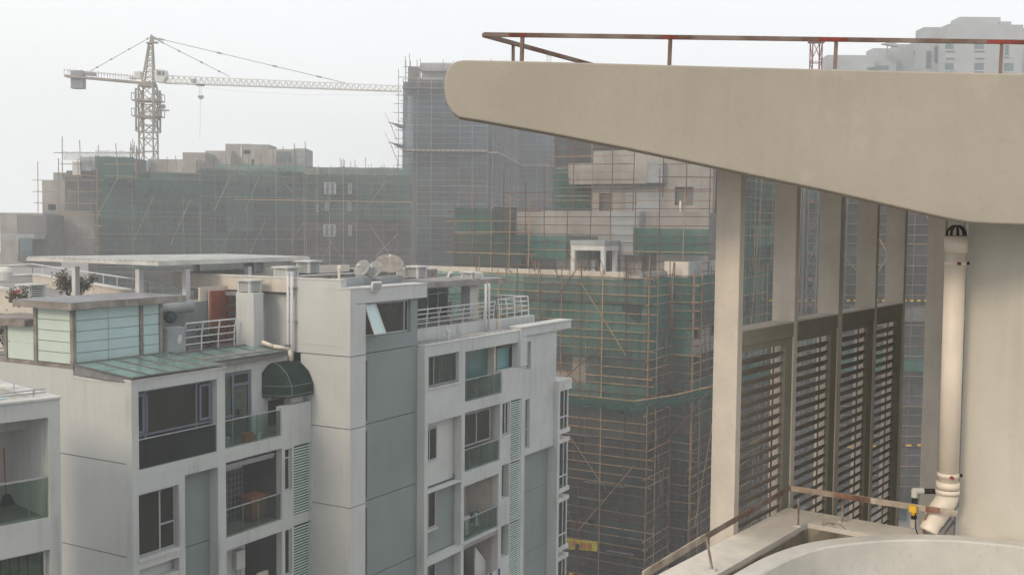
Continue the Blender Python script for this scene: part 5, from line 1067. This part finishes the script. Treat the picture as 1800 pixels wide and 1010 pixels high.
# windows punched as dark/light frames on the far wall
for (px, py, w_, h_, D) in ((580, 331, 1.6, 1.6, 144), (615, 331, .5, 1.4, 144), (574, 363, .5, 1.1, 144), (614, 363, .5, 1.1, 144), (579, 405, 1.6, 1.6, 144), (615, 405, .5, 1.4, 144), (558, 366, .4, 1.0, 144)):
    q = far(px, py, D+.6); wo = MB().prism([q-RH*w_/2-UPZ*h_/2, q+RH*w_/2-UPZ*h_/2, q+RH*w_/2+UPZ*h_/2, q-RH*w_/2+UPZ*h_/2], FH*.3).build('window', M['fargrey'], fl)
    for k in (-.22, .22): MB().prism([q+RH*(w_*k-.12*w_)-UPZ*h_*.42-FH*.02, q+RH*(w_*k+.12*w_)-UPZ*h_*.42-FH*.02, q+RH*(w_*k+.12*w_)+UPZ*h_*.42-FH*.02, q+RH*(w_*k-.12*w_)+UPZ*h_*.42-FH*.02], -FH*.02).build('pane', M['farwin'], wo)
# roofscape of raw concrete
for (x0, x1, y0, y1, D, m_) in ((233, 262, 282, 310, 141, 'conb'), (262, 345, 280, 312, 142, 'conc'), (322, 362, 268, 300, 146, 'conc'), (362, 407, 265, 300, 150, 'conc'), (397, 443, 253, 296, 152, 'conc'), (443, 473, 254, 280, 152, 'conb'), (447, 516, 262, 296, 147, 'conc'), (516, 538, 261, 306, 147.5, 'conb'), (350, 700, 294, 312, 148, 'conc'),
                                (118, 172, 300, 330, 133.5, 'concd'), (172, 234, 277, 320, 133.6, 'concd'), (75, 172, 318, 460, 134, 'conc'), (0, 76, 374, 470, 128, 'conc'), (0, 60, 412, 420, 124, 'conb'), (30, 82, 378, 460, 127, 'concd'), (95, 112, 303, 330, 137, 'conb'), (535, 560, 296, 312, 147, 'cream')):
    farblock(fl, x0, x1, y0, y1, D, m_)
for (px, py, w_, h_, D, m_) in ((434, 267, .9, .5, 151.9, 'dark'), (499, 276, 2.0, 1.5, 146.9, 'farwin'), (352, 308, 1.2, 1.2, 146, 'dark'), (91, 364, .9, .7, 133.9, 'dark'), (92, 430, 1.0, 1.0, 133.9, 'dark'), (45, 433, 1.4, 1.9, 123.8, 'farwin'), (20, 433, 1.6, 1.8, 123.8, 'conc'), (424, 266, .15, 1.6, 151.8, 'cabinet'), (135, 296, 1.1, 1.7, 133.3, 'cabinet')):
    q = far(px, py, D); MB().prism([q-RH*w_/2-UPZ*h_/2, q+RH*w_/2-UPZ*h_/2, q+RH*w_/2+UPZ*h_/2, q-RH*w_/2+UPZ*h_/2], FH*.25).build('window', M[m_], fl)
sf = thing('scaffolding', 'far left scaffolding hung with dark green netting below the tower crane', 'scaffolding', tuple(fpt(400, 140)))
random.seed(41)
tops = [fz(260, 280, 134), fz(440, 298, 141), fz(630, 306, 145)]
for k, (a, b) in enumerate(zip(K, K[1:])):
    zt = tops[k]-(1.5 if k == 0 else 0); z = zt; i = 0; n3 = 4
    while z > 20:
        for s in range(n3):
            p, q = a.lerp(b, s/n3), a.lerp(b, (s+1)/n3)
            m_ = 'net_fg' if i < (5 if k == 0 else 3) else random.choice(['net_fr', 'net_fg', 'net_fr']) if k else random.choice(['net_fg', 'net_fg', 'net_fr'])
            net(sf, p, q, z-2.0-.1, z, .2, m_, nx=6, nz=2, amp=.2)
        z -= 2.0; i += 1
    scaff(sf, a, b, 21, zt+.4, .68, 1.9, .034, off=.6, ms=('polef', 'polef', 'pole'), seg=60, top=1.6)
pv = fpt(122, 131); z = fz(150, 280, 132)
zz = z; 
a, b = fpt(170, 131.6), fpt(236, 133)
net(sf, fpt(144, 132), fpt(172, 131.8), fz(150, 345, 132), fz(150, 275, 132), .2, 'net_fr', nx=4); net(sf, a, b, fz(200, 315, 132), fz(200, 274, 132), .5, 'net_fg', nx=8); net(sf, fpt(115, 131), fpt(170, 131.5), fz(140, 282, 131), fz(140, 266, 131), .5, 'net_wh', nx=8); net(sf, fpt(170, 131), fpt(232, 132), fz(200, 274, 131), fz(200, 264, 131), .5, 'net_wh', nx=8)
net(sf, fpt(235, 134), fpt(350, 138), fz(300, 340, 134), fz(300, 314, 134), 1.0, 'net_fg', nx=10); net(sf, fpt(118, 132), fpt(170, 132), fz(150, 370, 132), fz(150, 312, 132), .5, 'net_gr', nx=8)
for (px0, px1, y0, y1, D) in ((68, 172, 305, 455, 131), (112, 240, 266, 308, 131.5)):
    scaff(sf, fpt(px0, D), fpt(px1, D), fz(120, y1, D), fz(120, y0, D), 1.35, 2.2, .05, off=0, ms=('polef', 'poley'), seg=60, top=2.2, over=1.2)
random.seed(3)
for (x0, y0, x1, y1) in ((209, 308, 172, 378), (270, 345, 232, 430), (335, 350, 300, 430), (405, 310, 378, 368), (455, 312, 430, 372), (415, 385, 388, 445), (465, 390, 440, 445), (500, 322, 535, 360), (535, 388, 505, 435), (680, 315, 640, 372), (555, 390, 615, 470), (600, 390, 560, 470), (650, 395, 700, 470), (700, 410, 660, 450)):
    D = 130.5 if x0 < 350 else 136 if x0 < 535 else 143.2; pole(sf, far(x0, y0, D), far(x1, y1, D), .045, 'polef', 'brace')
for i in range(22): px = random.choice([random.uniform(115, 245), random.uniform(300, 540), random.uniform(540, 700)]); yy = 262 if px < 245 else 290; D = 139; pole(sf, far(px, yy+8, D), far(px+random.gauss(0, 1), yy-random.uniform(5, 18), D), .04, 'polef', 'standard_end')
scaff(sf, fpt(480, 146), fpt(538, 146), fz(500, 300, 146), fz(500, 265, 146), .9, 1.6, .05, off=0, ms=('polef',), seg=60, top=1.6)
for px in range(560, 700, 22): pole(sf, far(px, 300, 146), far(px, 290, 146), .035, 'polef', 'standard_end')
net(sf, fpt(540, 146), fpt(722, 146), fz(600, 306, 146), fz(600, 293, 146), 0, 'net_tl', nx=12); net(sf, fpt(380, 143), fpt(540, 146), fz(450, 302, 144), fz(450, 288, 144), 0, 'net_tl', nx=12)
scaff(sf, fpt(350, 139.3), fpt(722, 144.2), fz(530, 352, 142), fz(530, 352, 142)+.1, 1, 2, .06, off=0, ms=('poley',), seg=300, standards=False)
tw_ = thing('lattice_frame', 'small dark lattice frame standing at the foot of the crane on the far roof', 'frame', tuple(far(237, 280, 134))); q = far(237, 280, 134); lattice(tw_, q, far(237, 260, 134), .8, .07, 'craneg', .8)
# ---------------- far netted tower
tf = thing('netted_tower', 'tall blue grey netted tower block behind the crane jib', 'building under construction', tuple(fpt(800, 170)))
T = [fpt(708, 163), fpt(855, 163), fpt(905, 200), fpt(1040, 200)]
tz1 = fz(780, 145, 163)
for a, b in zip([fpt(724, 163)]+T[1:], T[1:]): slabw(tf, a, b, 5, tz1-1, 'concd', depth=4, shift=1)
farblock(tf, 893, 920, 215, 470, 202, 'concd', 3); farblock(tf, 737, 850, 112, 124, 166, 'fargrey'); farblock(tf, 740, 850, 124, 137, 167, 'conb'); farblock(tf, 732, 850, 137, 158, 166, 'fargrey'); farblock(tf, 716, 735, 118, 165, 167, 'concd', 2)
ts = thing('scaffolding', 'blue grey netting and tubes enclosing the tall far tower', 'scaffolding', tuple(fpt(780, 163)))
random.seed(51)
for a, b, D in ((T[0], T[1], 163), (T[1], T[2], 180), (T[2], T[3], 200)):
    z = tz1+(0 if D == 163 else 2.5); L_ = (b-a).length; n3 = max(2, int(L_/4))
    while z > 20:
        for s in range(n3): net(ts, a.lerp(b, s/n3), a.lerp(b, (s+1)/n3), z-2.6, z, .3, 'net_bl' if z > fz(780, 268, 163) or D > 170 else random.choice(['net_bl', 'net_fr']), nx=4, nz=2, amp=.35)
        z -= 2.5
    scaff(ts, a, b, 24, tz1+(0 if D == 163 else 2.5), .9, 2.0, .04, off=.8, ms=('polef',), seg=100, top=1.0)
for a, b, zz in ((T[0], T[1], fz(780, 268, 163)), (T[0], T[1], fz(740, 158, 163))):
    n = facade_n(a, b); MB().prism([Vector((a.x, a.y, zz)), Vector((b.x, b.y, zz)), Vector((b.x, b.y, zz+.16)), Vector((a.x, a.y, zz+.16))], n*1.6).build('catch_platform', M['concd'], ts)
striped_pt = 1
zz = fz(780, 268, 163)
for a, b in ((T[1], T[2]), (T[2], T[3])): n = facade_n(a, b); MB().prism([Vector((a.x, a.y, zz)), Vector((b.x, b.y, zz)), Vector((b.x, b.y, zz+.16)), Vector((a.x, a.y, zz+.16))], n*1.6).build('catch_platform', M['conc'], ts)
scaff(ts, fpt(700, 163), fpt(722, 163), fz(710, 290, 163), fz(710, 125, 163), 1.3, .9, .05, off=0, ms=('polef',), seg=60, top=2, over=.8)
scaff(ts, fpt(735, 162), fpt(860, 162), fz(780, 160, 162), fz(780, 118, 162), 1.1, 1.9, .04, off=0, ms=('polef',), seg=60, top=1.8)
net(ts, fpt(716, 162.5), fpt(800, 162.5), fz(720, 160, 163), fz(720, 140, 163), .2, 'net_fr', nx=8)
scaff(ts, fpt(712, 163), fpt(740, 163), fz(720, 150, 163), fz(720, 108, 163), .9, .8, .045, off=0, ms=('polef',), seg=60, top=1.2)
for (y0) in (215, 250): 
    pole(ts, far(683, y0, 163), far(712, y0+6, 163), .09, 'polef', 'brace'); pole(ts, far(686, y0+2, 163), far(698, y0+32, 163), .05, 'polef', 'brace'); pole(ts, far(676, y0-18, 163), far(690, y0+10, 163), .03, 'polef', 'brace')
    MB().prism([far(687, y0+1, 163), far(712, y0+7, 163), far(712, y0+13, 163), far(700, y0+9, 163)], FH*.5).build('catch_net', M['net_bl'], ts)
rlm = MB()
for z in (0, .55, 1.1): rlm.tube(far(742, 124, 165)+UPZ*z, far(850, 124, 165)+UPZ*(z+.0), .05, 4)
for k in range(14): p = far(742+k*8.3, 124, 165); rlm.tube(p, p+UPZ*1.1, .045, 4)
rlm.build('roof_railing', M['fargrey'], tf)
for a, b, zz_, n_ in ((T[0], T[1], zz, 34), (T[2], T[3], zz, 20)):
    n = facade_n(a, b)*1.7; p = Vector((a.x, a.y, zz_+.1))+n; q = Vector((b.x, b.y, zz_+.1))+n
    for i in range(n_): MB().prism([p.lerp(q, i/n_), p.lerp(q, (i+1)/n_), p.lerp(q, (i+1)/n_)+UPZ*.22, p.lerp(q, i/n_)+UPZ*.22], n*.02).build('guard_board', M['rustp' if i % 2 else 'conc'], ts)
# ---------------- tower crane
cr = thing('tower_crane', 'yellow grey tower crane with long lattice jib against the pale sky', 'crane', tuple(fpt(260, 150)))
DC = 150; mb_ = far(260, 278, DC); mt = far(260, 152, DC); lattice(cr, (mt.x, mt.y, 20), mt, 1.95, .11, 'craney', 1.7)
ct = far(260, 165, DC); cbq = far(260, 232, DC); lattice(cr, (mt.x, mt.y, cbq.z), (mt.x, mt.y, ct.z+.6), 2.5, .13, 'craney', 1.9, 'climbing_frame')
for py, w_ in ((178, 46), (205, 52), (181, 0)):
    if not w_: continue
    q = far(260, py, DC); e = MB().beam(q-RH*1.8, q+RH*1.9, 2.6, .14)
    for s in (-1.8, 1.9):
        e.tube(q+RH*s, q+RH*s+UPZ*1.0, .05, 4)
        for sd in (-1.3, 1.3): e.tube(q+RH*s+FH*sd, q+RH*s+FH*sd+UPZ*1.0, .05, 4)
        e.tube(q+RH*s+FH*-1.3+UPZ*1.0, q+RH*s+FH*1.3+UPZ*1.0, .04, 4)
    for sd in (-1.3, 1.3): e.tube(q-RH*1.8+FH*sd+UPZ*1.0, q-RH*1.2+FH*sd+UPZ*1, .04, 4).tube(q+RH*1.3+FH*sd+UPZ*1.0, q+RH*1.9+FH*sd+UPZ*1, .04, 4)
    e.build('platform', M['craney'], cr)
q = far(283, 194, DC); MB().beam(far(262, 196, DC), far(297, 194, DC), .5, .15).build('working_arm', M['craneg'], cr); MB().prism([far(281, 188, DC), far(285, 183, DC), far(289, 184, DC), far(288, 191, DC), far(284, 191, DC)], FH*.6).build('winch_block', M['craneg'], cr)
tt = far(260, 150, DC); MB().beam(tt-RH*1.0, tt+RH*1.0, 1.9, .5).lathe(tt-UPZ*.1, [(1.0,0),(1.0,.5)], 14).build('slewing_ring', M['craney'], cr)
ap = far(265, 66, DC); ba = far(252, 146, DC); bb = far(271, 146, DC); cat = MB()
ca = [ba-FH*.6, ba+FH*.6, bb+FH*.5, bb-FH*.5]; tp = far(265, 78, DC); cb_ = [tp-RH*.25-FH*.2, tp-RH*.25+FH*.2, tp+RH*.25+FH*.2, tp+RH*.25-FH*.2]
for a, b in zip(ca, cb_): cat.tube(a, b, .10, 4)
n = 7
for k in range(n):
    s0, s1 = k/n, (k+1)/n
    for i in range(4): j = (i+1) % 4; cat.tube(ca[i].lerp(cb_[i], s0), ca[j].lerp(cb_[j], s1), .05, 4).tube(ca[i].lerp(cb_[i], s1), ca[j].lerp(cb_[j], s1), .05, 4)
cat.beam(far(258, 76, DC), far(277, 75, DC), .8, .16).prism([far(262, 75, DC), far(270, 75, DC), far(269, 64, DC), far(265, 60, DC)], FH*.4); cat.build('tower_head', M['craney'], cr)
lad = MB()
for k in range(8): lad.tube(far(252-k*.0+k*1.2, 118-k*6, DC), far(257+k*1.0, 118-k*6, DC), .03, 4)
lad.build('ladder_cage', M['cranew'], cr)
# jib
jr, jt = far(289, 146, DC), far(706, 161, DC); j0, j1 = far(289, 133, DC), far(706, 151.5, DC); jb = MB(); n = 42
dj = jt-jr
for sd in (-.6, .6): jb.tube(jr+FH*sd, jt+FH*sd*.8, .085, 4)
jb.tube(j0, j1, .085, 4)
for k in range(n):
    s0, sm_2, s1 = k/n, (k+.5)/n, (k+1)/n
    for sd in (-.6, .6): jb.tube(jr.lerp(jt, s0)+FH*sd, j0.lerp(j1, sm_2), .045, 4).tube(j0.lerp(j1, sm_2), jr.lerp(jt, s1)+FH*sd, .045, 4)
    jb.tube(jr.lerp(jt, s0)-FH*.6, jr.lerp(jt, s0)+FH*.6, .04, 4)
jb.build('jib', M['cranew'], cr)
cj = MB().beam(far(116, 134, DC), far(250, 146, DC), 1.2, .28); 
for sd in (-.6, .6):
    cj.tube(far(116, 124, DC)+FH*sd, far(236, 134, DC)+FH*sd, .035, 4)
    for k in range(13): s = k/12; p = far(116, 133, DC).lerp(far(236, 144, DC), s)+FH*sd; cj.tube(p, p+UPZ*.95, .03, 4)
cj.build('counter_jib', M['craney'], cr)
for k in range(4): a = 124+k*5.4; MB().prism([far(a, 155, DC), far(a+5, 155.4, DC), far(a+5, 124, DC), far(a, 123.6, DC)], FH*1.2).build('counterweight', M['craneg'], cr)
MB().prism([far(148, 131.5, DC), far(166, 132.5, DC), far(164, 127, DC), far(149, 126, DC)], FH*1).build('winch', M['craneg'], cr)
MB().prism([far(236, 138, DC), far(247, 138.5, DC), far(247, 125.5, DC), far(236, 125, DC)], FH*1).build('electrical_cabinet', M['cranew'], cr); MB().prism([far(226, 138, DC), far(235, 138.5, DC), far(235, 134, DC), far(226, 134, DC)], FH*1).build('electrical_cabinet', M['cranew'], cr)
cabf = MB().prism([far(272, 143, DC-1), far(286, 145, DC-1), far(291, 134, DC-1), far(290, 123, DC-1), far(275, 121.5, DC-1), far(271, 124, DC-1)], FH*1.4).build('cab', M['cranew'], cr)
MB().prism([far(276, 132, DC-1.05), far(283, 132.5, DC-1.05), far(283, 125, DC-1.05), far(276, 124.5, DC-1.05)], FH*.03).build('pane', M['farwin'], cabf); MB().prism([far(285, 133, DC-1.05), far(289.5, 133, DC-1.05), far(289, 125, DC-1.05), far(285, 125, DC-1.05)], FH*.03).build('pane', M['farwin'], cabf)
for a, b, m_ in ((far(264, 66, DC), far(156, 127, DC), 'craneg'), (far(268, 66, DC), far(404, 135, DC), 'craneg'), (far(270, 66, DC), far(607, 146, DC), 'craneg')):
    t_ = MB().tube(a, b, .045, 5); 
    for s in (.33, .62, .85, .03): t_.tube(a.lerp(b, s), a.lerp(b, s+.025), .12, 5)
    t_.build('tie_rod', M[m_], cr)
MB().beam(far(271, 66, DC), far(287, 76, DC), .3, .22).build('tie_head', M['craneg'], cr)
tr0 = far(352, 150, DC); hk = far(352, 169.5, DC)
MB().beam(far(345, 149, DC), far(358, 149.5, DC), 1.0, .25).beam(far(337, 143, DC), far(344, 143, DC), .6, .6).build('trolley', M['craneg'], cr)
for s in (-.12, .12): MB().tube(tr0+RH*s, hk+RH*s, .022, 4).build('hoist_rope', M['craneg'], cr)
MB().prism([far(348, 168, DC), far(357, 168, DC), far(357.5, 171, DC), far(354, 174.5, DC), far(351, 174.5, DC), far(347.5, 171, DC)], FH*.3).build('hook_block', M['craneg'], cr)
MB().tube(far(352.6, 174, DC), far(351.3, 243, DC), .03, 4).build('tag_line', M['cranew'], cr)
wl = [far(360+(706-360)*k/14, 150+5+(11)*(k/14)+6*math.sin(math.pi*k/14), DC) for k in range(15)]; MB().path(wl, .02, 4).build('trolley_rope', M['cranew'], cr)
# ---------------- far apartment house, upper right
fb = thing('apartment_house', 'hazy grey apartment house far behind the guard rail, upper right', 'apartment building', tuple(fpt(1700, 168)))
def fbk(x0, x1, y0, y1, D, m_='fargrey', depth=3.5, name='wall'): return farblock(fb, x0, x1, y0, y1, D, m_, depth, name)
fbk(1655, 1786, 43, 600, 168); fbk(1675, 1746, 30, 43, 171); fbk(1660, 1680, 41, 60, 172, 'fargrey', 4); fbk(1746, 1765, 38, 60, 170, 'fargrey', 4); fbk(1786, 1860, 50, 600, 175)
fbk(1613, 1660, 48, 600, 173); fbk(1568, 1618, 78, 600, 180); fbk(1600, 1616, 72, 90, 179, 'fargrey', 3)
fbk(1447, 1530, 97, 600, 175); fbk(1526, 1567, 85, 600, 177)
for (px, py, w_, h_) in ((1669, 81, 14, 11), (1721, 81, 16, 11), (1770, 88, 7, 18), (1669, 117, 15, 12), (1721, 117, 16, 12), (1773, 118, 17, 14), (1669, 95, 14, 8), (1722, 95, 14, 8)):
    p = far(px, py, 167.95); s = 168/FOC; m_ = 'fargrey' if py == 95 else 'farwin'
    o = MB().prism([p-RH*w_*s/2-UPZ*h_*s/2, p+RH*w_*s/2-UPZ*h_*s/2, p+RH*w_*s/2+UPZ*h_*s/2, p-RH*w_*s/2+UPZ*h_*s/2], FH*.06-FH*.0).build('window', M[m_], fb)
    MB().prism([p-RH*w_*s*.55-UPZ*(h_*s/2+.3), p+RH*w_*s*.55-UPZ*(h_*s/2+.3), p+RH*w_*s*.55-UPZ*(h_*s/2+.05), p-RH*w_*s*.55-UPZ*(h_*s/2+.05)], -FH*.3).build('sill', M['fargrey'], o)
for (px, x_, y0, y1) in ((1633, 3, 90, 118), (1647, 2, 82, 108)):
    D = 172.7; p = far(px, (y0+y1)/2, D); h_ = (y1-y0)*D/FOC; MB().prism([p-RH*.35-UPZ*h_/2, p+RH*.3-UPZ*h_/2, p+RH*.3+UPZ*h_/2, p-RH*.35+UPZ*h_/2], FH*.3).build('window', M['farwin'], fb)
MB().prism([far(1551, 77, 174), far(1580, 82, 174), far(1580, 78, 174), far(1566, 73, 174)], FH*1).build('roof_fin', M['fargrey'], fb)
q = far(1560, 80, 176); MB().box(q.x-.1, q.x+.1, q.y-.1, q.y+.1, q.z-1.5, q.z).build('post', M['fargrey'], fb)
MB().prism([far(1525, 123, 174.9), far(1562, 123, 174.9), far(1562, 115, 174.9), far(1525, 119, 174.9)], FH*.1).build('window', M['farwin'], fb)
# ---------------- low city far off at the horizon and haze
hz = MB().box(-60, 420, -180, 260, -1.5, 66).build('haze', None); hz['kind'] = 'stuff'
hm_ = bpy.data.materials.new('haze'); hm_.use_nodes = True; n = hm_.node_tree; n.nodes.clear(); o = n.nodes.new('ShaderNodeOutputMaterial'); v = n.nodes.new('ShaderNodeVolumePrincipled')
v.inputs['Color'].default_value = (.94, .975, 1, 1); v.inputs['Density'].default_value = .0020; v.inputs['Anisotropy'].default_value = .2; n.links.new(v.outputs[0], o.inputs['Volume']); hz.data.materials.append(hm_)
